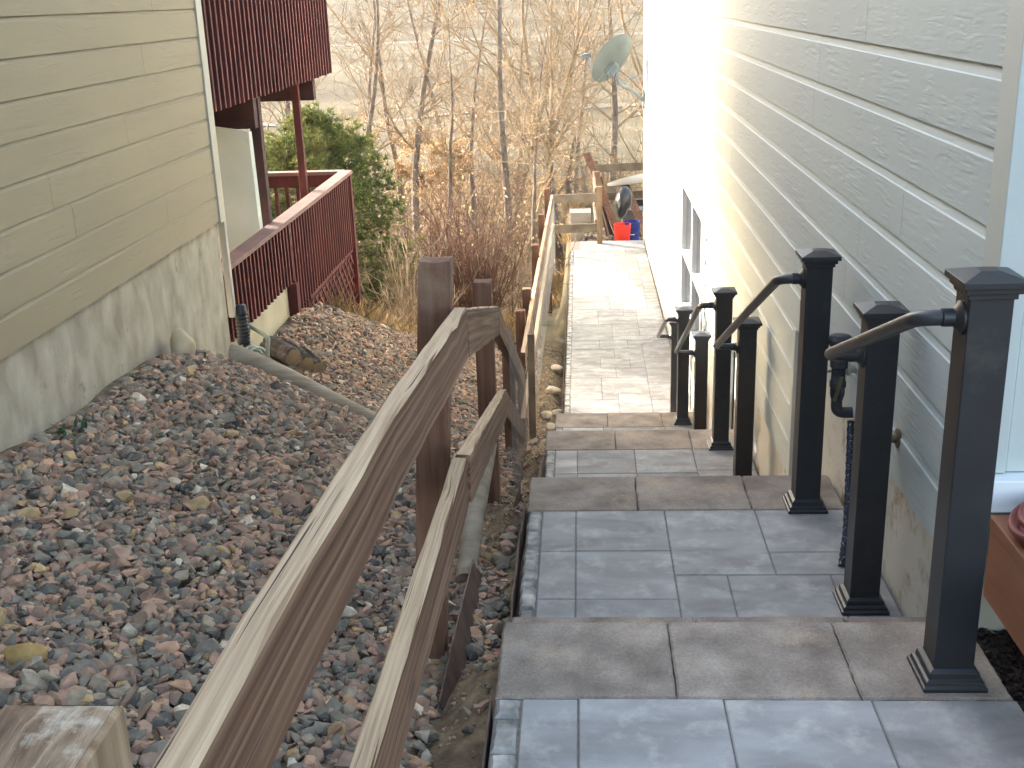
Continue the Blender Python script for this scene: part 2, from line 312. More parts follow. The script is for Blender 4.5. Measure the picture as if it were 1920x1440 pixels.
def thing(name, label, cat, loc=(0, 0, 0), group=None):
    o = bpy.data.objects.new(name, None); COL.objects.link(o); o.location = loc; o.empty_display_size = .1
    return tag(o, label, cat, group)
def tag(o, label=None, cat=None, group=None, kind=None):
    if label: o['label'] = label
    if cat: o['category'] = cat
    if group: o['group'] = group
    if kind: o['kind'] = kind
    return o
def jit(a): return random.uniform(-a, a)

def rough_slab(mb, x0, x1, y0, y1, z0, z1, ch=.006, j=.0, step=.04):
    """slab with a chamfered and slightly ragged edge"""
    pts = []
    def edge(ax, ay, bx, by):
        L = math.hypot(bx - ax, by - ay); n = max(1, int(L / step)) if j else 1
        for i in range(n):
            t = i / n; pts.append((ax + (bx - ax) * t + jit(j), ay + (by - ay) * t + jit(j)))
    edge(x0, y0, x1, y0); edge(x1, y0, x1, y1); edge(x1, y1, x0, y1); edge(x0, y1, x0, y0)
    cx, cy = (x0 + x1) / 2, (y0 + y1) / 2; hx, hy = (x1 - x0) / 2, (y1 - y0) / 2
    dz = jit(.0012)
    r0 = [(x, y, z0) for x, y in pts]; r1 = [(x, y, z1 - ch + dz) for x, y in pts]
    r2 = [(cx + (x - cx) * (1 - ch / hx), cy + (y - cy) * (1 - ch / hy), z1 + dz) for x, y in pts]
    mb.rings([r0, r1, r2])

def plank(mb, path, w, h, j=.0015, seg=.12, top=True, shift=0):
    """board laid on edge along path (path = top right edge); w to the left (-x), h down"""
    P = []
    for a, b in zip(path[:-1], path[1:]):
        a = Vector(a); b = Vector(b); n = max(1, int((b - a).length / seg))
        for i in range(n): P.append(a.lerp(b, i / n))
    P.append(Vector(path[-1])); rs = []; sl = random.uniform(0, 50)
    for i, p in enumerate(P):
        if i: sl += (P[i] - P[i - 1]).length
        mb.g += [(sl, 0, 0), (sl, w, 0), (sl, w, .004), (sl, w, h), (sl, 0, h), (sl, 0, .004)]
        t = P[min(i + 1, len(P) - 1)] - P[max(0, i - 1)]; t.z = 0; t.normalize()
        l = Vector((-t.y, t.x, 0)); d = Vector((0, 0, -h)); c = .004
        q = [p + l * c, p + l * (w - c), p + l * w - Vector((0, 0, c)), p + l * w + d, p + d, p - Vector((0, 0, c))]
        v_ = [v + Vector((jit(j), jit(j), jit(j))) for v in q]
        if random.random() < .10:          # chipped arris
            e = random.choice((0, 1)); v_[e] += (l * .006 if e == 0 else -l * .006) - Vector((0, 0, .006)); v_[5 if e == 0 else 2] -= Vector((0, 0, .010))
        rs.append(v_)
    mb.rings(rs)

# ------------------------------------------------------------------ terrain
L0, L1, L2, L3, L4 = -1.70, -2.03, -2.86, -3.69, -4.15
def interp(y, k): return np.interp(y, [a for a, b in k], [b for a, b in k])
GK = [(-8, -1.55), (0, -1.62), (3, -1.66), (4.25, -1.70), (5, -1.79), (6.1, -1.88), (6.7, -2.0), (7.4, -2.36), (8.2, -2.60), (9.3, -2.71), (9.9, -2.69), (10.8, -2.84), (12, -3.2), (13, -3.75), (15, -4.6), (22, -5.7), (33, -8.0), (5000, -8.0)]
FK = [(-8, -1.80), (0, -1.80), (2.4, -1.84), (3.2, -2.02), (4.0, -2.17), (5.3, -2.45), (6.5, -2.90), (8.5, -3.42), (9.9, -3.86), (11, -4.13), (14, -4.24), (16, -4.55), (22, -5.8), (33, -8.0), (5000, -8.0)]
PK = [(-8, -1.8), (2.85, -1.8), (3.3, -2.12), (4.66, -2.14), (6.3, -2.98), (7.3, -3.0), (9.0, -3.8), (9.9, -3.85), (10.8, -4.26), (19.9, -4.27), (24, -4.35), (26, -5.2), (33, -8.0), (5000, -8.0)]
def sst(t): t = np.clip(t, 0, 1); return t * t * (3 - 2 * t)
def terr(x, y, rough=True):
    x = np.asarray(x, float); y = np.asarray(y, float)
    G, F, P = interp(y, GK), interp(y, FK), interp(y, PK)
    t = np.clip((x + 2.6) / 2.05, 0, 1)
    z = G + (F - G) * (t * .75 + sst(t) * .25)
    # mound of spare gravel by the left wall
    z = z + .10 * np.exp(-((x + 1.9) / .75) ** 2 - ((y - 5.9) / .8) ** 2)
    u = sst((x + .42) / .14); z = z * (1 - u) + P * u
    # distant low hills closing the view
    z = z + 36 * sst((y - 105) / 380) + 25 * sst((y - 400) / 900) + np.where(y > 60, 1.2 * np.sin(y * .021 + x * .006), 0) * sst((y - 60) / 90)
    if rough: z = z + .012 * np.sin(x * 9.1 + y * 3.3) * np.sin(y * 7.7 - x * 4) * (y < 60) + .25 * np.sin(x * .35 + 1) * np.sin(y * .3) * sst((y - 17) / 8) * (1 - sst((y - 90) / 50))
    return z
def grid_mesh(name, xs, ys, m, zoff=0):
    X, Y = np.meshgrid(xs, ys); Z = terr(X, Y) + zoff
    v = np.stack([X.ravel(), Y.ravel(), Z.ravel()], 1); nx, ny = len(xs), len(ys)
    i = np.arange((ny - 1) * (nx - 1)); r, c = i // (nx - 1), i % (nx - 1); a = r * nx + c
    f = np.stack([a, a + 1, a + nx + 1, a + nx], 1)
    me = bpy.data.meshes.new(name); me.from_pydata(v.tolist(), [], f.tolist()); me.materials.append(m)
    me.polygons.foreach_set('use_smooth', [True] * len(me.polygons)); me.update()
    o = bpy.data.objects.new(name, me); COL.objects.link(o); return o
def ground_mat():
    m = bpy.data.materials.new('ground_soil_and_dry_meadow'); m.use_nodes = True
    t = m.node_tree; n = t.nodes; L = t.links; b = n['Principled BSDF']; b.inputs['Roughness'].default_value = 1; b.inputs['Specular IOR Level'].default_value = .1
    tc = n.new('ShaderNodeTexCoord')
    def noise(s, d=6, st=None, rg=.5):
        q = n.new('ShaderNodeTexNoise'); q.inputs['Scale'].default_value = s; q.inputs['Detail'].default_value = d; q.inputs['Roughness'].default_value = rg
        if st:
            mp = n.new('ShaderNodeMapping'); mp.inputs['Scale'].default_value = st; L.new(tc.outputs['Object'], mp.inputs[0]); L.new(mp.outputs[0], q.inputs[0])
        else: L.new(tc.outputs['Object'], q.inputs[0])
        return q.outputs[0]
    def ramp(src, cs):
        c = n.new('ShaderNodeValToRGB'); e = c.color_ramp.elements
        while len(e) < len(cs): e.new(.5)
        for i, (p, k) in enumerate(cs): e[i].position = p; e[i].color = (*k, 1)
        L.new(src, c.inputs[0]); return c.outputs[0]
    soil = ramp(noise(9, 9, None, .65), [(.3, (.075, .055, .038)), (.5, (.15, .11, .07)), (.68, (.27, .20, .12))])
    mead = ramp(noise(.055, 9, (.5, 1.9, 1), .62), [(.34, (0.0658, 0.0506, 0.0276)), (.46, (0.0968, 0.0794, 0.0455)), (.55, (0.1176, 0.0989, 0.0594)), (.66, (0.1488, 0.1314, 0.0863))])
    fine = noise(2.2, 9, (1, 1, 1), .7)
    mr = n.new('ShaderNodeMapRange'); mr.inputs[1].default_value = .3; mr.inputs[2].default_value = .7; mr.inputs[3].default_value = .72; mr.inputs[4].default_value = 1.2; L.new(fine, mr.inputs[0])
    hs = n.new('ShaderNodeHueSaturation'); L.new(mead, hs.inputs['Color']); L.new(mr.outputs[0], hs.inputs['Value'])
    sp = n.new('ShaderNodeSeparateXYZ'); L.new(tc.outputs['Object'], sp.inputs[0])
    m2 = n.new('ShaderNodeMapRange'); m2.inputs[1].default_value = 10.5; m2.inputs[2].default_value = 15; L.new(sp.outputs[1], m2.inputs[0])
    mx = n.new('ShaderNodeMix'); mx.data_type = 'RGBA'; L.new(m2.outputs[0], mx.inputs[0]); L.new(soil, mx.inputs[6]); L.new(hs.outputs[0], mx.inputs[7])
    L.new(mx.outputs[2], b.inputs['Base Color'])
    bp = n.new('ShaderNodeBump'); bp.inputs['Strength'].default_value = .8; bp.inputs['Distance'].default_value = .02; L.new(noise(30, 9), bp.inputs['Height']); L.new(bp.outputs[0], b.inputs['Normal'])
    return m
xs = np.unique(np.concatenate([-np.geomspace(4, 1500, 34)[::-1], np.arange(-4, 1.3, .05), np.arange(1.3, 4, .3), np.geomspace(4, 1500, 30)]))
ys = np.unique(np.concatenate([np.arange(-12, .5, 1.0), np.arange(.5, 13, .07), np.arange(13, 40, .45), np.geomspace(40, 1800, 60)]))
tag(grid_mesh('ground', xs, ys, ground_mat()), kind='structure')
M['track'] = mat('pale_dirt_track', [(0.1280, 0.1080, 0.0800), (0.1520, 0.1320, 0.1000)], .4, rough=1, bump=0)
# pale dirt tracks crossing the meadow far below
mb = MB()
for pts, wd in (([(-60, 74), (-25, 78), (0, 84), (30, 82), (70, 92)], 1.7), ([(-60, 150), (-10, 170), (40, 164), (90, 180)], 3.0)):
    px_ = np.linspace(pts[0][0], pts[-1][0], 80); py_ = np.interp(px_, [p[0] for p in pts], [p[1] for p in pts]) + 1.5 * np.sin(px_ * .13)
    a = [(x, y - wd / 2, float(terr(x, y - wd / 2)) + .04) for x, y in zip(px_, py_)]; c = [(x, y + wd / 2, float(terr(x, y + wd / 2)) + .04) for x, y in zip(px_, py_)]
    k = len(a); mb.add(a + c, [(i, i + 1, k + i + 1, k + i) for i in range(k - 1)])
tag(mb.build('dirt_track', M['track']), kind='structure')

# ------------------------------------------------------------------ paved path and steps
def pav(mb, x0, x1, y0, y1, z): rough_slab(mb, x0 + .002, x1 - .002, y0 + .002, y1 - .002, z - .05, z, ch=.0035)
def cobbles(mb, x0, x1, y0, y1, z, n=None, cuts=None):
    if cuts is None:
        n = n or max(1, round((y1 - y0) / .2)); cuts = [y0 + (y1 - y0) * i / n for i in range(n + 1)]
    for a, b in zip(cuts[:-1], cuts[1:]): rough_slab(mb, x0 + .004, x1 - .004, a + .004, b - .004, z - .06, z + .003, ch=.009, j=.0028, step=.03)
def bed(mb, y0, y1, z, x0=-.238, x1=1.062): mb.box(x0, x1, y0, y1, z - .55, z - .006)

pv = MB(); cb = MB(); bd = MB()
xr = 1.062
# landing 0 (nearest)
bed(bd, -2.5, 2.508, L0)
U = .183
def ashlar(x0, x1, y0, y1, z, seed):
    """random ashlar of whole modules"""
    rd = random.Random(seed); nx = round((x1 - x0) / U); ny = max(1, round((y1 - y0) / U)); ux = (x1 - x0) / nx; uy = (y1 - y0) / ny
    occ = [[False] * nx for _ in range(ny)]
    for j in range(ny):
        for i in range(nx):
            if occ[j][i]: continue
            opt = [(3, 2), (2, 2), (3, 3), (3, 2), (2, 3), (3, 1), (2, 2)]; rd.shuffle(opt); opt.append((1, 1))
            for a, b in opt:
                if i + a <= nx and j + b <= ny and not any(occ[j + q][i + p] for p in range(a) for q in range(b)):
                    for p in range(a):
                        for q in range(b): occ[j + q][i + p] = True
                    pav(pv, x0 + i * ux, x0 + (i + a) * ux, y0 + j * uy, y0 + (j + b) * uy, z); break
for (a, b) in ((-.172, -.028), (-.028, .338), (.338, .706), (.706, xr)):
    pav(pv, a, b, 2.508 - .36 * 1.6, 2.508, L0)
ashlar(-.172, xr, -2.4, 2.508 - .36 * 1.6, L0, 3)
cobbles(cb, -.240, -.172, 0, 2.508, L0, cuts=[2.508 - .225 * i for i in range(12, 0, -1)] + [2.423, 2.508])
# landing 1
bed(bd, 2.9, 4.325, L1)
for a, b in ((3.0, 3.596), (3.596, 3.963), (3.963, 4.325)): pav(pv, -.182, -.044, a, b, L1)
for a, b in ((3.0, 3.595), (3.595, 3.966), (3.966, 4.325)): pav(pv, -.044, .319, a, b, L1)
pav(pv, .319, .687, 3.773, 4.325, L1); pav(pv, .319, .509, 3.40, 3.773, L1); pav(pv, .509, .88, 3.40, 3.773, L1); pav(pv, .319, .88, 3.0, 3.40, L1)
pav(pv, .687, xr, 3.950, 4.325, L1); pav(pv, .687, xr, 3.773, 3.950, L1); pav(pv, .88, xr, 3.40, 3.773, L1); pav(pv, .88, xr, 3.0, 3.40, L1)
cobbles(cb, -.244, -.182, 3.1, 4.325, L1, cuts=[3.12, 3.325, 3.528, 3.733, 3.940, 4.137, 4.325])
# landing 2
bed(bd, 6.0, 7.03, L2, -.255)
for (a, b) in ((-.199, -.056), (-.056, .316), (.316, .695), (.695, xr)):
    for c, d in ((6.12, 6.64), (6.64, 7.03)) if b < 1 else ((6.12, 6.48), (6.48, 6.68), (6.68, 7.03)):
        pav(pv, a, b, c, d, L2)
cobbles(cb, -.262, -.199, 6.12, 7.03, L2, n=4)
# landing 3
bed(bd, 8.7, 9.605, L3, -.268)
ashlar(-.205, xr, 8.83, 9.605, L3, 11); cobbles(cb, -.27, -.205, 8.83, 9.605, L3, n=4)
# long lower walk
bed(bd, 10.5, 19.95, L4, -.222)
ashlar(-.16, 1.05, 10.70, 19.2, L4, 23); ashlar(-.05, 1.05, 19.2, 19.93, L4, 25)
cobbles(cb, -.225, -.16, 10.70, 19.2, L4, n=46)
tag(bd.build('path_bed', M['joint']), kind='structure')
tag(pv.build('path', M['paver']), kind='structure')
tag(cb.build('path_border', M['cobble']), kind='structure')

def flight(y0, ycap, ztop, zbot, risers, xl, seams, label, tread=.36):
    t = thing('stone_steps', label, 'steps', (.4, y0, zbot), 'flights of brown block steps')
    def course(ya, yb, z, sm, h):
        mb = MB(); ed = [xl] + sm + [1.055]
        for a, b in zip(ed[:-1], ed[1:]): rough_slab(mb, a + .0018, b - .0018, ya, yb, z - h, z, ch=.006, j=.0022, step=.018)
        return mb
    rise = (ztop - zbot) / risers
    course(y0, ycap, ztop, seams, .16).build('cap_block', M['block'], t)
    mb = MB(); mb.box(xl + .01, 1.05, y0 + .01, ycap - .02, zbot - .1, ztop - .165); mb.build('riser_block', M['block'], t)
    y = ycap
    for k in range(1, risers):
        z = ztop - rise * k; d = tread if risers > 2 else .31
        s2 = [s + (.11 if k % 2 else 0) for s in seams if s + .11 < 1.0]
        course(y - .015, y + d, z, s2, .16).build('tread_block', M['block'], t)
        mb = MB(); mb.box(xl + .01, 1.05, y, y + d - .02, zbot - .1, z - .165); mb.build('riser_block', M['block'], t)
        y += d
    return t
flight(2.512, 2.885, L0, L1, 2, -.243, [.223, .684], 'topmost short flight of brown block steps nearest the viewer')
flight(4.328, 4.68, L1, L2, 5, -.248, [.213, .679], 'second flight of brown block steps, below the first lower landing')
flight(7.033, 7.39, L2, L3, 5, -.269, [.198, .70], 'third flight of brown block steps, between the second and third post pairs')
flight(9.608, 9.98, L3, L4, 3, -.276, [.20, .69], 'lowest flight of brown block steps, ending at the long paved walk')

# ------------------------------------------------------------------ gravel
def hulls(n, pts, sx, sy, sz, seed):
    rd = np.random.default_rng(seed); out = []
    for _ in range(n):
        p = rd.normal(size=(pts, 3)); p /= np.linalg.norm(p, axis=1)[:, None]; p *= (rd.uniform(.75, 1.1, (pts, 1)))
        p *= np.array([sx, sy, sz]) * rd.uniform(.75, 1.3, 3)
        bm = bmesh.new()
        for q in p: bm.verts.new(q)
        bmesh.ops.convex_hull(bm, input=bm.verts); 
        for v in [v for v in bm.verts if not v.link_faces]: bm.verts.remove(v)
        bm.verts.ensure_lookup_table(); bm.verts.index_update()
        out.append((np.array([v.co[:] for v in bm.verts]), np.array([[v.index for v in f.verts] for f in bm.faces]))); bm.free()
    return out
def rot_mats(yaw, a, b):
    cy, sy = np.cos(yaw), np.sin(yaw); ca, sa = np.cos(a), np.sin(a); cb_, sb = np.cos(b), np.sin(b); z = np.zeros_like(yaw); o = z + 1
    Rz = np.array([[cy, -sy, z], [sy, cy, z], [z, z, o]]); Rx = np.array([[o, z, z], [z, ca, -sa], [z, sa, ca]]); Ry = np.array([[cb_, z, sb], [z, o, z], [-sb, z, cb_]])
    return np.einsum('ijn,jkn,kln->nil', Rz, Rx, Ry)
def scatter(name, protos, P, S, mats, tilt=.5, smooth=False):
    n = len(P); idx = rng.integers(0, len(protos), n); RM = rot_mats(rng.uniform(0, 6.283, n), rng.normal(0, tilt, n), rng.normal(0, tilt, n))
    V = []; F = []; o = 0
    for k, (pv_, pf) in enumerate(protos):
        s = np.where(idx == k)[0]
        if not len(s): continue
        v = np.einsum('nij,vj->nvi', RM[s], pv_) * S[s][:, None, None] + P[s][:, None, :]
        m = len(pv_); f = pf[None] + (np.arange(len(s)) * m)[:, None, None] + o
        V.append(v.reshape(-1, 3)); F.append(f.reshape(-1, 3)); o += m * len(s)
    V = np.concatenate(V); F = np.concatenate(F)
    me = bpy.data.meshes.new(name); me.vertices.add(len(V)); me.vertices.foreach_set('co', V.astype(np.float32).ravel())
    me.loops.add(len(F) * 3); me.loops.foreach_set('vertex_index', F.astype(np.int32).ravel())
    me.polygons.add(len(F)); me.polygons.foreach_set('loop_start', np.arange(len(F), dtype=np.int32) * 3)
    try: me.polygons.foreach_set('loop_total', np.full(len(F), 3, np.int32))
    except Exception: pass
    me.update(calc_edges=True); me.validate(); me.materials.append(mats)
    me.polygons.foreach_set('use_smooth', [smooth] * len(me.polygons))
    ob = bpy.data.objects.new(name, me); COL.objects.link(ob); return ob
def crest(x): return 10.75 + (x + 2.6) * 1.75
def gravel_pts(cell, layers):
    P = []
    for l in range(layers):
        gx, gy = np.meshgrid(np.arange(-3.0, -.3, cell), np.arange(1.0, 14.6, cell)); x = gx.ravel() + rng.uniform(-.5, .5, gx.size) * cell; y = gy.ravel() + rng.uniform(-.5, .5, gx.size) * cell
        right = -.44 - .02 * np.sin(y * 5) + np.where((y > 3.2) & (y < 4.35), .14, 0) + np.where((y > 2.2) & (y < 3.2), .02, 0) - np.where((y > 4.6) & (y < 5.6), .10, 0) - np.where(y > 9, .12, 0)
        k = (x < right) & (y < crest(x) + rng.normal(0, .06, x.size)) & ~((x < -2.38) & (y < 7.42)) & ~((x < -2.6) & (y > 7.42))
        # view cone only: nothing of it shows nearer than this
        k &= (x > -.62 * y - .35)
        x, y = x[k], y[k]; z = terr(x, y, False) + rng.uniform(-.004, .022, x.size) + .008 * l
        P.append(np.stack([x, y, z], 1))
    return np.concatenate(P)
gp = gravel_pts(.0345, 2)
hp = hulls(34, 12, .029, .022, .0145, 5) + hulls(22, 26, .026, .021, .0150, 6)
S_ = np.clip(rng.lognormal(-.09, .36, len(gp)), .4, 1.9)
tag(scatter('gravel', hp, gp, S_, M['gravel'], .42), kind='stuff')
# small pebbles and crumbs of soil along the border strip
n = 5200
y = rng.uniform(1.6, 14, n); x = rng.uniform(-.62, -.26, n)
k = rng.uniform(0, 1, n) < np.where((y > 4.3) & (y < 10), .9, .6); x, y = x[k], y[k]
tag(scatter('soil_crumbs', hulls(12, 9, .009, .008, .006, 9), np.stack([x, y, terr(x, y) + .003], 1), np.clip(rng.lognormal(0, .5, len(x)), .4, 2.6), M['gravel'], .5), kind='stuff')
n = 2600; x = rng.uniform(1.06, 1.6, n); y = rng.uniform(1.5, 2.95, n)
mb = MB(); mb.box(1.064, 1.9, .5, 3.0, -1.95, -1.76); tag(mb.build('mulch_bed', M['mulch']), kind='structure')
tag(scatter('mulch', hulls(12, 8, .022, .007, .005, 19), np.stack([x, y, -1.755 + rng.uniform(0, .01, n)], 1), rng.uniform(.6, 1.4, n), M['mulch'], .4), kind='stuff')

def rock(x, y, r, name, label, cat, m, sq=(1, .8, .6), seed=0, group=None, dz=0, z=None):
    rd = random.Random(seed); bm = bmesh.new(); bmesh.ops.create_icosphere(bm, subdivisions=3, radius=1)
    ph = [rd.uniform(0, 6) for _ in range(6)]; yaw = rd.uniform(0, 3)
    zz = float(terr(x, y)) if z is None else z
    for v in bm.verts:
        c = v.co.copy(); s = 1 + .10 * math.sin(3 * c.x + ph[0]) * math.sin(2.6 * c.y + ph[1]) + .07 * math.sin(5 * c.z + ph[2] + 3 * c.x)
        c *= s; c = Vector((c.x * sq[0] * r, c.y * sq[1] * r, c.z * sq[2] * r)); c.rotate(Matrix.Rotation(yaw, 3, 'Z')); v.co = c
    me = bpy.data.meshes.new(name); bm.to_mesh(me); bm.free(); me.materials.append(m); me.polygons.foreach_set('use_smooth', [True] * len(me.polygons))
    o = bpy.data.objects.new(name, me); COL.objects.link(o); o.location = (x, y, zz + sq[2] * r * .55 + dz); return tag(o, label, cat, group)
M['ochre'] = mat('ochre_stone', [(.26, .16, .055), (.36, .235, .09)], 25, rough=.9, bump=.5, bscale=50)
M['beige_rock'] = mat('beige_stone', [(.36, .28, .17), (.48, .39, .26)], 9, rough=.9, bump=.5, bscale=30)
rock(-1.63, 2.80, .068, 'rock', 'smooth ochre yellow rock lying in the gravel at bottom left', 'rock', M['ochre'], (1, .62, .55), 3)
rock(-2.33, 6.25, .095, 'rock', 'beige boulder leaning on the concrete foundation at the gravel mound', 'rock', M['beige_rock'], (.8, .7, 1.25), 4)
k = 0
for (px_, py_, pr, lab) in ((-.335, 9.35, .085, 'tan rounded rock between fence and walk, nearest of the edge rocks'), (-.30, 10.1, .07, 'rounded tan rock beside the walk edging, second of the edge rocks'), (-.335, 10.65, .095, 'largest tan rounded rock beside the lower walk edging'),
        (-.40, 11.1, .08, 'flat tan rock by the base of the lower fence'), (-.30, 11.4, .09, 'pale tan rock against the lower walk border'), (-.36, 12.0, .085, 'tan rock midway along the dirt strip by the lower walk'), (-.33, 12.9, .09, 'farthest tan rounded rock in the dirt strip by the lower walk'),
        (-.31, 3.30, .034, 'reddish rock touching the metal edging beside the first lower landing')):
    m = M['cobstone'] if k < 7 else M['orange']
    if k == 7: m = mat('reddish_rock', [(.28, .12, .08), (.38, .19, .13)], 20, rough=.9, bump=.6)
    rock(px_, py_, pr, 'rock', lab, 'rock', m, (1, .75, .6), 20 + k, 'rounded rocks along the walk' if k < 7 else None); k += 1

# ------------------------------------------------------------------ wooden rail fence
fen = thing('rail_fence', 'weathered brown two rail wooden fence running down left of the steps', 'fence', (-.42, 3.1, -2.2))
def post(parent, x, y, zt, zb, w, m, name='post', j=.003, lean=(0, 0), yaw=0):
    mb = MB(); rs = []
    hw = w / 2
    for i, z in enumerate([zb, zb + (zt - zb) * .33, zb + (zt - zb) * .66, zt - .012, zt]):
        t = (z - zb) / (zt - zb); k = hw * (1 if i < 4 else .93); q = []
        for a in range(4):
            for s in (0, .5):
                c = [(-1, -1), (1, -1), (1, 1), (-1, 1)]; p0 = c[a]; p1 = c[(a + 1) % 4]
                q.append(((p0[0] * (1 - s) + p1[0] * s) * k, (p0[1] * (1 - s) + p1[1] * s) * k))
        cy, sy = math.cos(yaw), math.sin(yaw)
        rs.append([(x + lean[0] * t + a * cy - b * sy + jit(j * .5), y + lean[1] * t + a * sy + b * cy + jit(j * .5), z + (jit(j) if i > 2 else 0)) for a, b in q])
    mb.rings(rs); return mb.build(name, m, parent)
M['post_near'] = mat('sawn_post', [(.135, .078, .040), (.215, .135, .075), (.30, .205, .125)], 4, stretch=(16, 16, 1.0), rough=.9, bump=.7, bscale=60, bstretch=(5, 5, .3), bdist=.002, detail=9)
M['end_grain'] = mat('post_end_grain', [(.11, .062, .034), (.20, .13, .078), (.36, .27, .18)], 9, stretch=(7, 1.2, 1), rough=.95, bump=.9, bscale=40, bstretch=(6, .8, 1), bdist=.003, detail=9, dist=1.2, blotch=((.50, .43, .33), 16, .56, .70))
def near_post(x, y, zt, zb, w):
    h = w / 2; mb = MB(); c = .004
    R_ = lambda z, k, j=0: [(x + sx * (h - k) + jit(j), y + sy * (h - k) + jit(j), z + jit(j)) for sx, sy in ((-1, -1), (0, -1), (1, -1), (1, 0), (1, 1), (0, 1), (-1, 1), (-1, 0))]
    mb.rings([R_(zb, 0), R_(zt - .3, 0, .0008), R_(zt - c, 0, .0008), R_(zt, c, .0008)], cap=False)
    p = mb.build('post', M['post_near'], fen)
    tp = MB(); t_ = R_(zt, c); tp.add([(a, b, zt) for a, b, _ in t_] + [(x - .006, y + .004, zt + .007)], [(i, (i + 1) % 8, 8) for i in range(8)]); o = tp.build('post_top', M['end_grain'], fen); o.parent = p
near_post(-.385, .655, -.480, -1.95, .090)
post(fen, -.520, 3.16, -.70, -2.3, .092, M['post_b'], lean=(.105, 0))
post(fen, -.492, 5.43, -1.315, -2.75, .089, M['post_b'])
post(fen, -.562, 8.06, -2.42, -3.6, .089, M['post_b'])
for yy, zt in ((10.45, -2.82), (11.45, -2.86), (13.75, -2.89), (16.1, -2.95), (19.0, -3.06)):
    o = post(fen, -.60 if yy < 11 else -.585, yy, zt, float(terr(-.6, yy)) - .3, .089, M['post_b'])
top_rails = [[(-.362, -.9, -.60), (-.350, .0, -.60), (-.345, .846, -.632), (-.342, 1.093, -.640), (-.338, 1.427, -.664), (-.333, 1.867, -.690), (-.325, 3.08, -.822)],
             [(-.325, 3.083, -.824), (-.410, 5.34, -1.420)], [(-.410, 5.343, -1.420), (-.470, 8.50, -2.78)],
             [(-.512, 9.45, -2.93), (-.505, 13.7, -3.03)], [(-.505, 13.703, -3.03), (-.50, 19.62, -3.27)]]
for p in top_rails:
    mb = MB(); plank(mb, p, .040, .142); mb.build('top_rail', M['rail'], fen)
low_rails = [[(-.345, .0, -1.10), (-.336, 1.46, -1.128), (-.327, 2.93, -1.200)], [(-.318, 2.90, -1.190), (-.385, 5.30, -1.830)], [(-.388, 5.303, -1.832), (-.475, 8.40, -3.20)],
             [(-.50, 8.9, -3.33), (-.495, 13.9, -3.50)], [(-.495, 13.903, -3.50), (-.49, 19.62, -3.74)]]
for p in low_rails:
    mb = MB(); plank(mb, p, .040, .142); mb.build('lower_rail', M['rail'], fen)
# wire mesh stapled to the lower run
mb = MB()
def wiregrid(mb, a, b, zt0, zt1, hgt, dx=.10, dz=.10, r=.0013):
    a = Vector(a); b = Vector(b); L = (b - a).length; nn = int(L / dx)
    for i in range(nn + 1):
        t = i / nn; p = a.lerp(b, t); zt = zt0 + (zt1 - zt0) * t; mb.tube([(p.x, p.y, zt), (p.x, p.y, zt - hgt)], r, 3, False)
    for k in range(int(hgt / dz) + 1):
        mb.tube([(a.x, a.y, zt0 - k * dz), (b.x, b.y, zt1 - k * dz)], r, 3, False)
wiregrid(mb, (-.492, 9.0, 0), (-.484, 19.6, 0), -2.98, -3.32, .95)
wiregrid(mb, (-.372, 5.4, 0), (-.462, 8.45, 0), -1.52, -2.85, .9)
mb.build('wire_mesh', M['wire'], fen, fix=False)

ef = thing('end_fence', 'short two rail wooden fence crossing the far end of the walk', 'fence', (-.1, 19.7, -4.2))
post(ef, .29, 19.72, -3.16, -4.35, .092, M['post_g'])
for zt in (-3.27, -3.79):
    mb = MB(); plank(mb, [(.245, 19.70, zt), (-.535, 19.70, zt - .01)], .04, .145); mb.build('rail', M['oldwood'], ef)
mb = MB(); wiregrid(mb, (-.5, 19.76, 0), (.25, 19.76, 0), -3.3, -3.3, .95, .075, .075); mb.build('wire_mesh', M['wire'], ef, fix=False)
rf = thing('yard_fence', 'weathered wooden rail fence of the back yard beyond the house corner', 'fence', (.6, 22.5, -4.2))
post(rf, .26, 22.5, -3.10, -4.5, .09, M['post_g']); post(rf, 2.6, 22.9, -3.1, -4.5, .09, M['post_g']); post(rf, .27, 21.2, -3.12, -4.4, .09, M['post_g'])
for zt in (-3.17, -3.72):
    mb = MB(); plank(mb, [(2.7, 22.88, zt), (.24, 22.44, zt)], .04, .15); mb.build('rail', M['oldwood'], rf)
    mb = MB(); plank(mb, [(.245, 19.78, zt - .03), (.235, 22.42, zt)], .04, .15); mb.build('rail', M['oldwood'], rf)

# grey stake, loose post, scraps of edging
mb = MB(); mb.obox((-.428, 8.75, -3.02), (.028, 0, 0), (0, .018, 0), (0.004, 0, .46)); tag(mb.build('stake', M['oldwood'], bevel=.003), 'thin grey wooden stake standing beside the fence bend', 'stake')
mb = MB(); mb.tube([(-.462, 3.86, -2.10), (-.455, 4.2, -2.0), (-.435, 4.75, -1.90)], [.040, .042, .040], 14); o = mb.build('round_post', M['log'], smooth='auto'); tag(o, 'pale round wooden post lying under the lower fence rail', 'post')
def strip(path, h, th, label, lean=0, m=None):
    mb = MB(); rs = []
    for p in path:
        x, y, z = p; rs.append([(x - th, y, z - h), (x, y, z - h), (x + lean, y, z), (x - th + lean, y, z)])
    mb.rings(rs); o = mb.build('metal_edging', m or M['edging']); return tag(o, label, 'edging')
def lsp(a, b, n, w=.004): return [tuple(a[i] + (b[i] - a[i]) * k / n + (jit(w) if i == 0 else 0) for i in range(3)) for k in range(n + 1)]
strip(lsp((-.246, .3, -1.685), (-.247, 2.50, -1.69), 12, .002), .10, .004, 'dark metal edging strip along the top landing border')
strip(lsp((-.262, 3.12, -2.0), (-.256, 4.36, -2.0), 8, .004), .12, .005, 'brown metal edging strip beside the first lower landing')
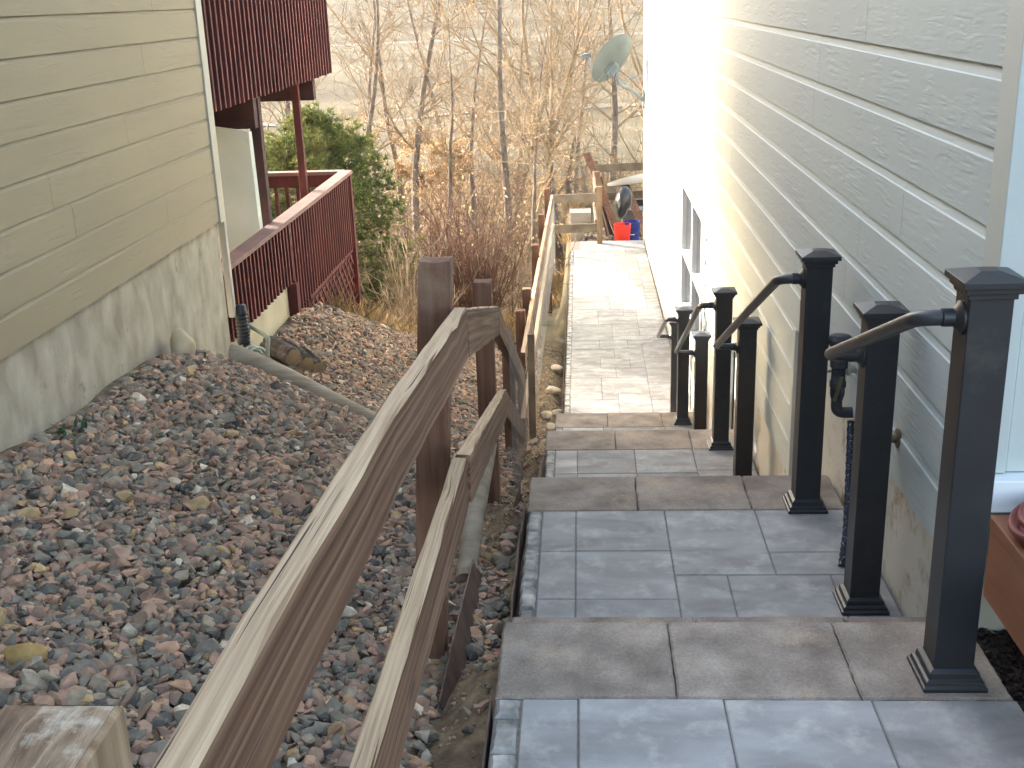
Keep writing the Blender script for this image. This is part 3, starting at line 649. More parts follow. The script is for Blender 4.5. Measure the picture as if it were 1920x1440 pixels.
strip(lsp((-.352, .9, -1.80), (-.365, 2.9, -1.96), 12, .004), .09, .004, 'thin dark edging strip set in the dirt left of the top landing')
strip([(-.375, 2.75, -1.88), (-.375, 3.1, -1.90), (-.38, 3.5, -1.96), (-.39, 3.95, -2.05)], .13, .005, 'loose bent metal edging strip sticking up from the dirt beside the lower rail', -.045)
strip(lsp((-.24, 10.7, -4.135), (-.24, 19.2, -4.135), 10, .002), .08, .004, 'metal edging strip along the long lower walk')
strip(lsp((-.28, 5.2, -2.5), (-.272, 7.0, -2.84), 8, .006), .1, .004, 'brown edging strip sloping down beside the second flight of steps')
mb = MB(); mb.obox((-.33, 5.02, -2.30), (.02, .015, .06), (-.01, .17, -.045), (.004, 0, -.0015)); tag(mb.build('edging_scrap', M['edging']), 'broken flat piece of brown edging leaning in the dirt by the fence', 'scrap')
mb = MB(); rs = []
for i in range(13):
    t = i / 12; rs.append(Vector((-1.55 + 1.0 * t, crest(-1.55 + 1.0 * t) + .10, float(terr(-1.55 + t, crest(-1.55 + t) + .1)) + .05)))
plank(mb, rs, .04, .12); tag(mb.build('timber_edging', M['red_dark']), 'dark timber edging board holding the far edge of the gravel', 'edging')

# ------------------------------------------------------------------ handrails
def ring_sq(x, y, z, h): return [(x - h, y - h, z), (x + h, y - h, z), (x + h, y + h, z), (x - h, y + h, z)]
def metal_post(parent, x, y, z0, H=1.075, hw=.0495):
    mb = MB(); mb.rings([ring_sq(x, y, z0, hw), ring_sq(x, y, z0 + H - .05, hw)]); p = mb.build('post', M['metal_blk'], parent, bevel=.003)
    off = parent.location
    def sub(mb, name, bev=.0015):
        mb2 = mb; o = mb2.build(name, M['metal_blk'], parent, bevel=bev); o.parent = p; return o
    c = MB(); z = z0 + H
    c.rings([ring_sq(x, y, z - .062, hw + .006), ring_sq(x, y, z - .048, hw + .006), ring_sq(x, y, z - .048, hw + .014), ring_sq(x, y, z - .034, hw + .014), ring_sq(x, y, z - .034, hw + .024), ring_sq(x, y, z - .018, hw + .024), ring_sq(x, y, z - .003, .022)])
    sub(c, 'post_cap')
    b = MB(); b.rings([ring_sq(x, y, z0, hw + .030), ring_sq(x, y, z0 + .010, hw + .030), ring_sq(x, y, z0 + .014, hw + .024), ring_sq(x, y, z0 + .024, hw + .022), ring_sq(x, y, z0 + .028, hw + .014), ring_sq(x, y, z0 + .044, hw + .012), ring_sq(x, y, z0 + .052, hw + .001)])
    sub(b, 'base_trim')
    return p
def bend(pts, r=.045, n=6):
    pts = [Vector(p) for p in pts]; out = [pts[0]]
    for a, b, c in zip(pts[:-2], pts[1:-1], pts[2:]):
        d1 = (a - b).normalized(); d2 = (c - b).normalized(); p1 = b + d1 * r; p2 = b + d2 * r
        for i in range(n + 1):
            t = i / n; out.append(p1.lerp(b, t).lerp(b.lerp(p2, t), t))
    out.append(pts[-1]); return out
def handrail(A, B, label):
    t = thing('handrail', label, 'handrail', (A[0], (A[1] + B[1]) / 2, B[2]), 'black handrails beside the flights of steps')
    metal_post(t, *A); metal_post(t, *B)
    hw = .0495; za = A[2] + 1.075 - .115; zb = B[2] + 1.075 - .175; xo = min(A[0], B[0]) - hw - .095
    a0 = (A[0] - hw, A[1] - .005, za); b0 = (B[0] - hw, B[1], zb)
    mb = MB(); mb.tube(bend([a0, (xo, A[1] + .015, za - .006), (xo, B[1] - .01, zb + .006), b0], .05), .0190, 16)
    mb.build('rail', M['metal_rail'], t, smooth='auto')
    for p in (a0, b0):
        mb = MB(); mb.lathe(p, (-1, 0, 0), [(0, .040), (.006, .040), (.012, .030), (.02, .0215), (.045, .0215)], 24); mb.build('flange', M['metal_blk'], t, smooth='auto')
handrail((.920, 2.615, L0), (.938, 3.56, L1), 'nearest and largest black handrail with two square capped posts')
handrail((.895, 4.36, L1), (.93, 6.37, L2), 'second black handrail from the viewer, long tube down the second flight')
handrail((.882, 7.08, L2), (.942, 8.93, L3), 'third black handrail from the viewer, two posts and long sloping tube')
handrail((.868, 9.72, L3), (.905, 10.95, L4), 'farthest and smallest black handrail, at the lowest flight')

# ------------------------------------------------------------------ right house
XW = 1.05
rh = thing('house', 'pale grey lap sided house with white trim along the right of the walk', 'house', (XW, 11, -4.15))
def siding(parent, xf, sgn, rows, m, seed, name='siding', proud=.020, cove=.036):
    """rows: (z_top, z_bot, y0, y1, [holes])"""
    rd = random.Random(seed); mb = MB()
    for zt, zb, y0, y1 in rows:
        cuts = [y0]; y = y0 + rd.uniform(.8, 3.6)
        while y < y1 - .3: cuts.append(y); y += 3.66
        cuts.append(y1)
        for a, b in zip(cuts[:-1], cuts[1:]):
            a += .0015; b -= .0015
            X = lambda d: xf + sgn * d
            pr = [(X(0), zb + .0005), (X(proud), zb + .0005), (X(proud), zt - cove), (X(proud - .0045), zt - cove + .004), (X(proud - .013), zt), (X(0), zt)]
            k = [(x, a, z) for x, z in pr] + [(x, b, z) for x, z in pr]
            mb.add(k, [(i, (i + 1) % 6, 6 + (i + 1) % 6, 6 + i) for i in range(6)] + [(5, 4, 3, 2, 1, 0), (6, 7, 8, 9, 10, 11)])
    return mb.build(name, m, parent)
WY0, WY1, WZ0, WZ1 = 9.96, 11.92, -3.16, -1.92
rows = []
k = -22
while True:
    zb = -.21 - .2 * k; zt = zb + .2; k += 1
    if zb < -4.04: break
    if zb > 2.55: continue
    y0 = 2.97 if zb > -1.65 else (5.57 if zb > -2.45 else (7.95 if zb > -3.3 else 9.75))
    if zb < WZ1 + .06 and zt > WZ0 - .06:
        if y0 < WY0 - .08: rows.append((zt, zb, y0, WY0 - .075))
        rows.append((zt, zb, WY1 + .075, 19.42))
    else: rows.append((zt, zb, y0, 19.42))
siding(rh, XW + .016, -1, rows, M['sid_r'], 5)
def pbox(parent, name, m, x0, x1, y0, y1, z0, z1, bevel=.003):
    mb = MB(); mb.box(x0, x1, y0, y1, z0, z1); return mb.build(name, m, parent, bevel=bevel)
# body of the house behind the boards
mb = MB(); mb.box(XW + .018, 9, 2.9, WY0 - .07, -1.6, 2.6); mb.box(XW + .018, 9, WY1 + .07, 19.42, -1.6, 2.6); mb.box(XW + .018, 9, WY0 - .07, WY1 + .07, WZ1 + .06, 2.6)
mb.build('wall', M['trim_r'], rh)
mb = MB(); mb.box(XW + .022, 9, 2.92, WY0 - .07, -4.5, -1.603); mb.box(XW + .022, 9, WY1 + .07, 19.41, -4.5, -1.603); mb.box(XW + .022, 9, WY0 - .07, WY1 + .07, -4.5, WZ0 - .06)
mb.build('foundation', M['fnd_r'], rh)
mb = MB(); mb.box(1.0, 9.6, 2.6, 19.9, 2.603, 2.75); mb.build('roof', M['roof'], rh)
pbox(rh, 'corner_board', M['trim_r'], XW - .022, XW + .05, 2.845, 2.965, -1.235, 2.59)
pbox(rh, 'corner_board', M['trim_r'], XW - .018, XW + .05, 19.425, 19.56, -4.12, 2.59)
pbox(rh, 'corner_board', M['trim_r'], XW + .053, XW + .19, 2.855, 2.897, -1.235, 2.59)
pbox(rh, 'door_sill', M['frame_w'], XW + .004, XW + .9, 2.80, 2.90, -1.328, -1.238)
mb = MB()
for k in range(19):
    zb = -1.2 + .2 * k; mb.add([(XW + .193, 2.895, zb), (XW + .193, 2.879, zb), (XW + .193, 2.890, zb + .21), (XW + .193, 2.895, zb + .21), (5, 2.895, zb), (5, 2.879, zb), (5, 2.890, zb + .21), (5, 2.895, zb + .21)], [(0, 1, 5, 4), (1, 2, 6, 5), (2, 3, 7, 6), (3, 0, 4, 7), (0, 3, 2, 1), (4, 5, 6, 7)])
mb.build('end_siding', M['sid_r'], rh)
pbox(rh, 'vertical_trim', M['trim_r'], XW - .012, XW + .012, 5.50, 5.566, -2.41, -1.613)
pbox(rh, 'vertical_trim', M['trim_r'], XW - .012, XW + .012, 7.88, 7.946, -3.21, -2.413)
pbox(rh, 'vertical_trim', M['trim_r'], XW - .014, XW + .012, 9.70, 9.746, -4.01, -1.82)
# window: two lights side by side with a transom bar
win = bpy.data.objects.new('window', None); COL.objects.link(win); win.parent = rh
mb = MB()
fx0, fx1 = XW - .022, XW + .06
def fr(a, b, c, d): mb.box(fx0, fx1, a, b, c, d)
fr(WY0 - .05, WY0, WZ0 - .06, WZ1 + .06); fr(WY1, WY1 + .05, WZ0 - .06, WZ1 + .06)
fr(WY0, WY1, WZ0 - .06, WZ0); fr(WY0, WY1, WZ1, WZ1 + .06)
mb.box(fx0 + .004, fx1, 10.83, 10.90, WZ0, WZ1)
for a, b in ((WY0, 10.83), (10.90, WY1)): mb.box(fx0 + .008, fx1 - .01, a, b, -2.63, -2.585)
o = mb.build('window_frame', M['frame_w'], rh, bevel=.003); o.parent = win
for a, b in ((WY0, 10.83), (10.90, WY1)):
    for c, d in ((WZ0, -2.63), (-2.585, WZ1)):
        mb = MB(); mb.box(XW + .030, XW + .036, a, b, c, d); o = mb.build('pane', M['glass'], rh); o.parent = win
mb = MB(); mb.box(XW + .20, XW + .21, WY0 - .05, WY1 + .05, WZ0, WZ1); o = mb.build('blind', M['trim_r'], rh); o.parent = win

# things on the wall
vb = thing('backflow_valve', 'dirty black sprinkler backflow valve with bell cap on the grey wall', 'valve', (.93, 4.35, -1.6))
vx, vy = .985, 4.30
mb = MB(); mb.lathe((vx, vy, -1.325), (0, 0, 1), [(0, .020), (0, .040), (.012, .048), (.030, .048), (.040, .038), (.044, .012)], 24); mb.build('bell_cap', M['valve'], vb, smooth='auto')
mb = MB(); mb.lathe((vx, vy, -1.545), (0, 0, 1), [(0, .022), (.02, .028), (.05, .028), (.055, .032), (.075, .032), (.08, .028), (.13, .027), (.135, .034), (.165, .034), (.17, .026), (.235, .022)], 20); mb.build('valve_body', M['valve'], vb, smooth='auto')
mb = MB(); mb.tube(bend([(vx, vy, -1.54), (vx, vy, -1.60), (XW + .02, vy, -1.60)], .03), .022, 14); mb.build('elbow', M['valve'], vb, smooth='auto')
mb = MB(); mb.tube([(vx, vy, -1.42), (XW + .03, vy + .01, -1.42)], .018, 12); mb.lathe((vx + .03, vy, -1.42), (1, 0, 0), [(0, .026), (.012, .026)], 16); mb.build('outlet_pipe', M['white_pl'], vb, smooth='auto')
mb = MB(); mb.obox((vx - .005, vy - .034, -1.49), (.007, 0, 0), (0, .004, 0), (.012, 0, .05)); mb.build('lever', M['brass'], vb, bevel=.002)
for zz in (-1.375, -1.425):
    mb = MB(); mb.lathe((vx - .03, vy - .01, zz), (-1, 0, 0), [(0, .006), (.014, .006), (.018, .003)], 10); mb.build('test_cock', M['brass'], vb, smooth='auto')
hb = thing('hose_tap', 'old brass hose tap on the grey wall beside the nearest handrail', 'tap', (1.02, 3.62, -1.46))
mb = MB(); mb.lathe((XW - .001, 3.655, -1.455), (-1, 0, 0), [(0, .034), (.006, .034), (.01, .016), (.06, .014), (.065, .020), (.10, .020)], 18); mb.build('flange_and_body', M['brass'], hb, smooth='auto')
mb = MB(); mb.tube([(XW - .085, 3.655, -1.455), (XW - .11, 3.655, -1.50)], .013, 12); mb.build('spout', M['brass'], hb, smooth='auto')
mb = MB(); mb.tube([(XW - .085, 3.655, -1.44), (XW - .085, 3.655, -1.405)], .005, 8); mb.lathe((XW - .085, 3.655, -1.408), (0, 0, 1), [(0, .022), (.006, .022)], 12); mb.build('handle', M['brass'], hb, smooth='auto')
# flexible black cable guard hanging from the wall to the paving
M['guard'] = mat('black_patterned_sleeve', [(.012, .014, .025), (.02, .022, .04), (.22, .23, .25)], 130, stretch=(1, 1, 1), stops=[.3, .60, .64], rough=.5, bump=.3)
mb = MB(); P = [(1.02, 4.20, -1.60), (.995, 4.07, -1.78), (.965, 3.93, -1.93), (.932, 3.83, -2.026)]; rs = []; N = 60
PP = [Vector(P[0]).lerp(Vector(P[1]), i / 20) for i in range(20)] + [Vector(P[1]).lerp(Vector(P[2]), i / 20) for i in range(20)] + [Vector(P[2]).lerp(Vector(P[3]), i / 20) for i in range(21)]
mb.tube(PP, [.0125 + .0022 * (i % 3 == 0) for i in range(len(PP))], 12); tag(mb.build('irrigation_hose', M['guard'], smooth='auto'), 'black ribbed hose with pale markings hanging down to the landing', 'hose')
# redwood step box with hose
st = thing('deck_platform', 'reddish brown wooden platform at the right edge beside the nearest post', 'platform', (1.5, 2.2, -1.65))
mb = MB(); mb.box(1.056, 1.092, -.5, 2.79, -1.565, -1.368); mb.build('fascia', M['redwood'], st, bevel=.003)
mb = MB(); mb.box(1.094, 2.6, 2.757, 2.79, -1.565, -1.368); mb.build('fascia', M['redwood'], st, bevel=.003)
mb = MB()
for k in range(11):
    a = 1.052 + .142 * k; mb.box(a, a + .136, -.5, 2.797, -1.366, -1.33)
mb.build('deck_board', M['redwood'], st, bevel=.004)
mb = MB()
for k in range(3):
    n_ = 48; r = .125 + .02 * (k % 2); mb.tube([(1.20 + r * math.cos(2 * math.pi * i / n_), 2.62 + r * math.sin(2 * math.pi * i / n_) * 1.1, -1.317 + .024 * k + .006 * math.sin(i * .5)) for i in range(n_ + 1)], .0105, 10, False)
tag(mb.build('garden_hose', M['hose_r'], smooth=True), 'coil of faded red garden hose on the wooden platform', 'hose')

# ------------------------------------------------------------------ satellite dish
sdh = thing('satellite_dish', 'grey satellite dish on a bent mast at the far house corner', 'satellite dish', (.5, 19.2, -1.1))
dc = Vector((.49, 19.15, -1.02)); nrm = Vector((-.60, .56, .47)).normalized()
a1 = Vector((.63, 0, .77)); a1 = (a1 - nrm * a1.dot(nrm)).normalized(); a2 = nrm.cross(a1)
mb = MB(); rs = []
prof = [(r / 8) for r in range(9)]
def dring(t, back): return [dc + (a1 * math.cos(2 * math.pi * k / 40) * .43 + a2 * math.sin(2 * math.pi * k / 40) * .39) * t + nrm * (.10 * (t * t - 1) - back) for k in range(40)]
mb.rings([dring(max(t, .02), .012) for t in prof] + [dring(1.015, .012), dring(1.015, .004)] + [dring(max(t, .02), 0) for t in prof[::-1]], True)
mb.build('reflector', M['dish'], sdh, smooth='auto')
lnb = Vector((.095, 19.3, -1.0))
mb = MB(); q = dc - a1 * .36 - nrm * .03
mb.tube([q - nrm * .04 + a1 * .1, q - a1 * .07, lnb + Vector((.05, 0, -.07)), lnb], .016, 8); mb.build('feed_arm', M['dish_arm'], sdh, smooth='auto')
mb = MB(); mb.obox(lnb + Vector((-.01, 0, .02)), (.06, 0, .012), (0, .04, 0), (-.008, 0, .035)); mb.lathe(lnb + Vector((.03, 0, .02)), (.9, -.2, .1), [(0, .03), (.05, .034), (.055, .03)], 14); mb.build('feed_horn', M['dish_arm'], sdh, smooth='auto')
mk = dc - nrm * .13 - a1 * .12
mb = MB(); mb.obox(mk, a1 * .11, a2 * .08, nrm * .035); mb.obox(mk - nrm * .06 - a1 * .02, a1 * .06, a2 * .04, nrm * .05); mb.build('bracket', M['dish_arm'], sdh, bevel=.008)
mb = MB(); m0 = mk - nrm * .08; mb.tube(bend([m0 + Vector((.02, 0, .08)), m0 + Vector((.04, 0, -.18)), (.80, 19.35, -1.52), (1.02, 19.44, -1.72)], .10), .028, 12); mb.build('mast', M['dish_arm'], sdh, smooth='auto')
mb = MB(); mb.obox((1.02, 19.46, -1.70), (.008, 0, 0), (0, .05, 0), (0, 0, .16)); mb.build('foot_plate', M['dish_arm'], sdh)
for dz in (0, .03):
    mb = MB(); mb.tube([m0 + Vector((.06, 0, -.17)), (1.03, 19.48 + dz, -1.33 + dz)], .009, 8); mb.build('strut', M['dish_arm'], sdh)
mb = MB(); mb.tube(bend([mk - a1 * .1, mk + Vector((-.09, 0, -.18)), mk + Vector((.01, 0, -.25)), mk + Vector((.09, 0, -.15))], .05), .004, 6); mb.build('cable', M['blackplastic'], sdh)

# ------------------------------------------------------------------ left house
XL = -2.4
lh = thing('house', 'tan lap sided house on concrete foundation at the left', 'house', (XL - .2, 2, -1.7))
rows = []
for k in range(-16, 8):
    zb = -.185 - .1675 * k + .0; 
    rows.append((zb + .1675, zb, -4.0, 7.40))
siding(lh, XL - .016, 1, rows, M['sid_l'], 12, proud=.017, cove=.022)
mb = MB(); mb.box(-10, XL - .018, -4.0, 7.42, -1.352, 2.65); mb.build('wall', M['trim_l'], lh)
mb = MB(); mb.box(-9.9, XL - .030, -3.95, 7.44, -3.6, -1.355)
mb.build('foundation', M['fnd_l'], lh)
mb = MB(); mb.box(-10.5, -2.35, -4.2, 7.6, 2.703, 2.85); mb.build('roof', M['roof'], lh)
pbox(lh, 'corner_board', M['trim_l'], XL - .05, XL + .012, 7.403, 7.50, -1.37, 2.69)
pbox(lh, 'downspout', M['white_pl'], XL - .05, XL - .004, 7.52, 7.57, -2.05, 2.69, .008)
mb = MB(); P = []; rr = []
for i in range(61):
    t = i / 60; P.append((XL + .012 + .008 * math.sin(t * 3), 7.60 - .03 * t, -1.98 - .50 * t)); rr.append(.047 if i % 3 else .038)
    if i < 8: rr[-1] = .040 + .001 * i
mb.tube(P, rr, 16); tag(mb.build('drain_pipe', M['blackplastic'], smooth=True), 'black corrugated drain pipe hanging from the downspout at the tan house corner', 'pipe')

# decks behind the left house
XD = -2.6
dk = thing('deck', 'dark red stained lower deck with baluster screen behind the tan house', 'deck', (XD - 1.5, 10.5, -3.0))
def screen(parent, y0, y1, zt, zb, pitch, x=XD, name='baluster_screen', slope=0):
    mb = MB(); y = y0
    while y < y1:
        mb.box(x - .038, x, y, y + .036, zb + jit(.006), zt, 1); y += pitch
    mb.box(x - .062, x - .042, y0, y1, zb + .02, zt + .0, 0)
    return mb.build(name, [M['red_wood'], M['red_wood']], parent, bevel=.004)
screen(dk, 7.62, 9.97, -1.84, -2.38, .105); screen(dk, 9.975, 12.72, -1.84, -2.665, .105)
mb = MB(); mb.box(XD - .105, XD + .035, 7.56, 12.80, -1.838, -1.80); mb.build('rail_cap', M['red_edge'], dk, bevel=.004)
mb = MB(); mb.box(-6.2, XD - .065, 12.74, 12.88, -1.842, -1.804); mb.build('rail_cap', M['red_edge'], dk, bevel=.004)
mb = MB(); mb.box(-6.2, XD - .065, 12.79, 12.83, -1.98, -1.845); mb.box(-6.2, XD - .065, 12.79, 12.83, -2.80, -2.72)
x = -6.1
while x < XD - .1: mb.box(x, x + .038, 12.792, 12.828, -2.72, -1.98); x += .125
mb.build('end_railing', M['red_wood'], dk)
mb = MB(); mb.box(-6.2, XD - .075, 7.6, 12.7, -2.95, -2.88); mb.build('floor', M['red_dark'], dk)
mb = MB(); mb.box(XD - .12, XD - .066, 10.0, 12.7, -2.86, -2.50); mb.build('beam', M['red_dark'], dk)
# lower screen drop boards left of the lattice, posts and lattice
screen(dk, 9.98, 10.5, -2.67, -2.86, .105, name='skirt_boards')
for yy, zt in ((9.93, -2.40), (12.72, -1.85)):
    mb = MB(); mb.box(XD - .07, XD + .02, yy, yy + .09, float(terr(XD, yy)) - .25, zt); mb.build('deck_post', M['red_wood'], dk, bevel=.004)
mb = MB(); mb.box(XD - .22, XD - .07, 10.36, 10.50, -3.3, -2.5); mb.build('deck_post', M['red_dark'], dk, bevel=.004)
lat = MB(); z0, z1, y0, y1 = -3.55, -2.70, 10.62, 12.70
for s_ in (1, -1):
    c = -1.2
    while c < 3.4:
        # diagonal slat clipped to the panel
        pts = []
        for i in range(61):
            yy = y0 + (y1 - y0) * i / 60; zz = z0 + (yy - y0 - c) if s_ > 0 else z1 - (yy - y0 - c)
            if z0 <= zz <= z1: pts.append((yy, zz))
        if len(pts) > 2:
            a = pts[0]; b = pts[-1]; cx = XD - .020 - (.009 if s_ > 0 else 0)
            lat.obox((cx, (a[0] + b[0]) / 2, (a[1] + b[1]) / 2), (.004, 0, 0), (0, (b[0] - a[0]) / 2, (b[1] - a[1]) / 2), (0, -.015 * s_ * 1, .015))
        c += .165
lat.build('lattice', M['red_wood'], dk)
mb = MB(); mb.box(XD - .036, XD - .012, 10.56, 12.72, -2.71, -2.675); mb.build('lattice_rail', M['red_wood'], dk, bevel=.003)
# foundation wall under the deck
mb = MB(); mb.box(-8, XD - .068, 7.46, 9.95, -4.0, -2.42); tag(mb.build('foundation_wall', M['fnd_y']), 'cream painted concrete wall below the red deck screen', 'wall')
ud = thing('balcony', 'dark red upper deck behind the tan house, vertical slat screen heightened for shade', 'balcony', (XD - 1.5, 10.3, -.8))
screen(ud, 7.62, 12.30, 2.6, -.72, .122)  # upper part out of view, extended to cast the shade edge on the right wall
mb = MB(); mb.box(-6.2, XD - .064, 7.6, 12.22, -.70, -.62); mb.build('floor', M['red_dark'], ud)
mb = MB(); mb.box(-6.2, XD - .0, 7.6, 12.3, 2.603, 2.75); mb.build('roof', M['roof'], ud)  # unseen roof slab, added to keep sun off the near right wall
mb = MB(); mb.box(-6.2, XD - .0, 12.26, 12.30, -.70, 2.6); mb.build('end_screen', M['red_wood'], ud)
for y0, y1, x1, zb in ((9.56, 9.66, -2.70, -.985), (11.62, 11.72, -2.66, -.935)):
    mb = MB(); mb.box(-6.2, x1, y0, y1, zb, -.703); mb.build('beam', M['red_dark'], ud, bevel=.004)
mb = MB(); mb.box(-2.78, -2.69, 9.67, 9.76, -2.88, -.704); mb.build('support_post', M['red_dark'], ud, bevel=.004)
mb = MB(); mb.box(-2.845, -2.775, 11.45, 11.52, -2.88, -.704); mb.build('support_post', M['red_wood'], ud, bevel=.004)
mb = MB(); mb.add([(-4.5, 9.40, -2.88), (-2.69, 9.40, -2.88), (-2.72, 9.40, -1.00), (-4.5, 9.40, -.70), (-4.5, 9.50, -2.88), (-2.69, 9.50, -2.88), (-2.72, 9.50, -1.00), (-4.5, 9.50, -.70)],
    [(0, 1, 2, 3), (4, 7, 6, 5), (0, 4, 5, 1), (1, 5, 6, 2), (2, 6, 7, 3), (3, 7, 4, 0)])
pw = thing('privacy_wall', 'pale green white panel wall standing on the red deck', 'wall', (-3.5, 9.1, -2.88)); mb.build('panel', M['pale_wall'], pw)
mb = MB(); mb.add([(-4.5, 9.37, -.80), (-2.71, 9.37, -1.11), (-2.705, 9.37, -.99), (-4.5, 9.37, -.68), (-4.5, 9.397, -.80), (-2.71, 9.397, -1.11), (-2.705, 9.397, -.99), (-4.5, 9.397, -.68)], [(0, 1, 2, 3), (4, 7, 6, 5), (0, 4, 5, 1), (1, 5, 6, 2), (2, 6, 7, 3), (3, 7, 4, 0)])
mb.build('top_trim', M['pale_wall'], pw)

# ------------------------------------------------------------------ things on the gravel
mb = MB(); P = []; rr = []
a = Vector((-2.46, 7.46, -2.33)); b = Vector((-1.30, 6.98, -2.70))
for i in range(14):
    t = i / 13; p = a.lerp(b, t); P.append(p + Vector((jit(.004), jit(.004), .035 + .012 * math.sin(t * 5)))); rr.append(.088 - .024 * t + jit(.002))
mb.tube(P, rr, 18); tag(mb.build('landscape_log', M['log'], smooth='auto'), 'long grey weathered log lying across the gravel slope', 'log')
sp_ = thing('log_stub', 'small round sawn wood stub with two dark holes set in the gravel', 'wood stub', (-1.66, 7.33, float(terr(-1.66, 7.33))))
zz = sp_.location.z
mb = MB(); mb.lathe((-1.66, 7.33, zz - .02), (0, 0, 1), [(0, .058), (.055, .056), (.06, .052)], 20); mb.build('stub', M['cutwood'], sp_, smooth='auto')
for dx in (-.006, .012):
    mb = MB(); mb.lathe((-1.66 + dx, 7.33 + (.014 if dx > 0 else -.014), zz + .036), (0, 0, 1), [(0, .008), (.006, .008)], 10); mb.build('hole', M['tub'], sp_)
def firewood(a, b, r, label, seed):
    a = Vector(a); b = Vector(b); rd = random.Random(seed)
    t = thing('firewood_log', label, 'log', tuple((a + b) / 2), 'split firewood logs piled by the red deck')
    mb = MB(); ax = (b - a).normalized(); up = Vector((0, 0, 1)); u = (up - ax * up.dot(ax)).normalized(); v = ax.cross(u); rs = []; n_ = 22
    ph = [1 + .10 * math.sin(k * 1.3 + seed) + .05 * math.sin(k * 3.1 + seed) for k in range(n_)]
    for i in range(9):
        q = a.lerp(b, i / 8); rs.append([q + (u * math.cos(2 * math.pi * k / n_) + v * math.sin(2 * math.pi * k / n_)) * r * ph[k] * (1 + rd.uniform(-.05, .05)) for k in range(n_)])
    mb.rings(rs); mb.build('bark', M['bark'], t, smooth='auto')
    for e, d in ((a, -ax), (b, ax)):
        mb = MB(); rsx = [[e + d * h + (u * math.cos(2 * math.pi * k / n_) + v * math.sin(2 * math.pi * k / n_)) * r * ph[k] * .88 for k in range(n_)] for h in (0, .006)]
        mb.rings(rsx); mb.build('cut_end', M['cutwood'], t)
g = lambda x, y: float(terr(x, y))
firewood((-2.44, 8.38, g(-2.44, 8.38) + .15), (-2.18, 8.10, g(-2.18, 8.1) + .17), .075, 'big bark covered firewood log on top of the pile, pale cut end', 1)
firewood((-2.40, 8.68, g(-2.4, 8.68) + .08), (-2.17, 8.42, g(-2.17, 8.42) + .09), .075, 'firewood log behind the top one, dark bark', 2)
firewood((-2.48, 8.14, g(-2.48, 8.14) + .05), (-2.30, 7.95, g(-2.3, 7.95) + .05), .058, 'small firewood log at the left foot of the pile', 3)
firewood((-2.32, 8.24, g(-2.32, 8.24) + .05), (-2.15, 8.02, g(-2.15, 8.02) + .05), .062, 'firewood log at the bottom under the big one', 4)
firewood((-2.28, 8.74, g(-2.28, 8.74) + .06), (-2.10, 8.52, g(-2.1, 8.52) + .06), .066, 'firewood log at the right end of the pile', 5)
hr = thing('hose_reel', 'sage green hose reel beside the corrugated drain pipe', 'hose reel', (-2.28, 7.55, g(-2.28, 7.55)))
zz = hr.location.z + .01
mb = MB(); mb.tube(bend([(-2.20, 7.42, zz), (-2.17, 7.46, zz + .31), (-2.38, 7.72, zz + .33), (-2.40, 7.70, zz + .05)], .03), .016, 10); mb.build('frame', M['sage'], hr, smooth='auto')
mb = MB(); mb.tube(bend([(-2.38, 7.40, zz + .02), (-2.22, 7.38, zz + .05), (-2.16, 7.42, zz + .02)], .03), .022, 10); mb.build('foot', M['sage'], hr, smooth='auto')
mb = MB(); mb.lathe((-2.36, 7.55, zz + .13), (.75, -.5, .05), [(0, .055), (.14, .055)], 20); mb.build('drum', M['sage'], hr, smooth='auto')
mb = MB(); mb.lathe((-2.375, 7.56, zz + .13), (.75, -.5, .05), [(0, .10), (.008, .11), (.016, .10)], 28); mb.build('drum_flange', M['orange'], hr, smooth='auto')
mb = MB()
for k in range(4):
    c0 = Vector((-2.345 + .024 * k, 7.54 - .016 * k, zz + .13)); ax = Vector((.75, -.5, .05)).normalized(); u = Vector((0, 0, 1)); u = (u - ax * u.dot(ax)).normalized(); v = ax.cross(u)
    mb.tube([c0 + (u * math.cos(2 * math.pi * i / 30) + v * math.sin(2 * math.pi * i / 30)) * (.075 + .02 * (k % 2)) for i in range(31)], .010, 8, False)
mb.build('hose', M['hose_g'], hr, smooth=True)
mb = MB(); mb.lathe((-2.19, 7.38, zz + .055), (.8, -.55, 0), [(0, .055), (.01, .060), (.03, .060), (.04, .05)], 24); mb.build('wheel', M['sage'], hr, smooth='auto')
mb = MB()
for i in range(34):
    a_ = random.uniform(0, 6.28); L_ = random.uniform(.03, .08); x, y = -2.30 + jit(.07), 4.62 + jit(.10); z = g(x, y) + .02
    d = Vector((math.cos(a_), math.sin(a_), random.uniform(.3, 1))).normalized(); s_ = d.cross(Vector((0, 0, 1))).normalized() * .009; p = Vector((x, y, z))
    mb.add([p - s_ * .3, p + s_ * .3, p + d * L_ * .6 + s_, p + d * L_, p + d * L_ * .6 - s_], [(0, 1, 2, 3, 4)])
tag(mb.build('weed', M['weed'], fix=False), 'small green weed growing at the foot of the left foundation', 'weed')

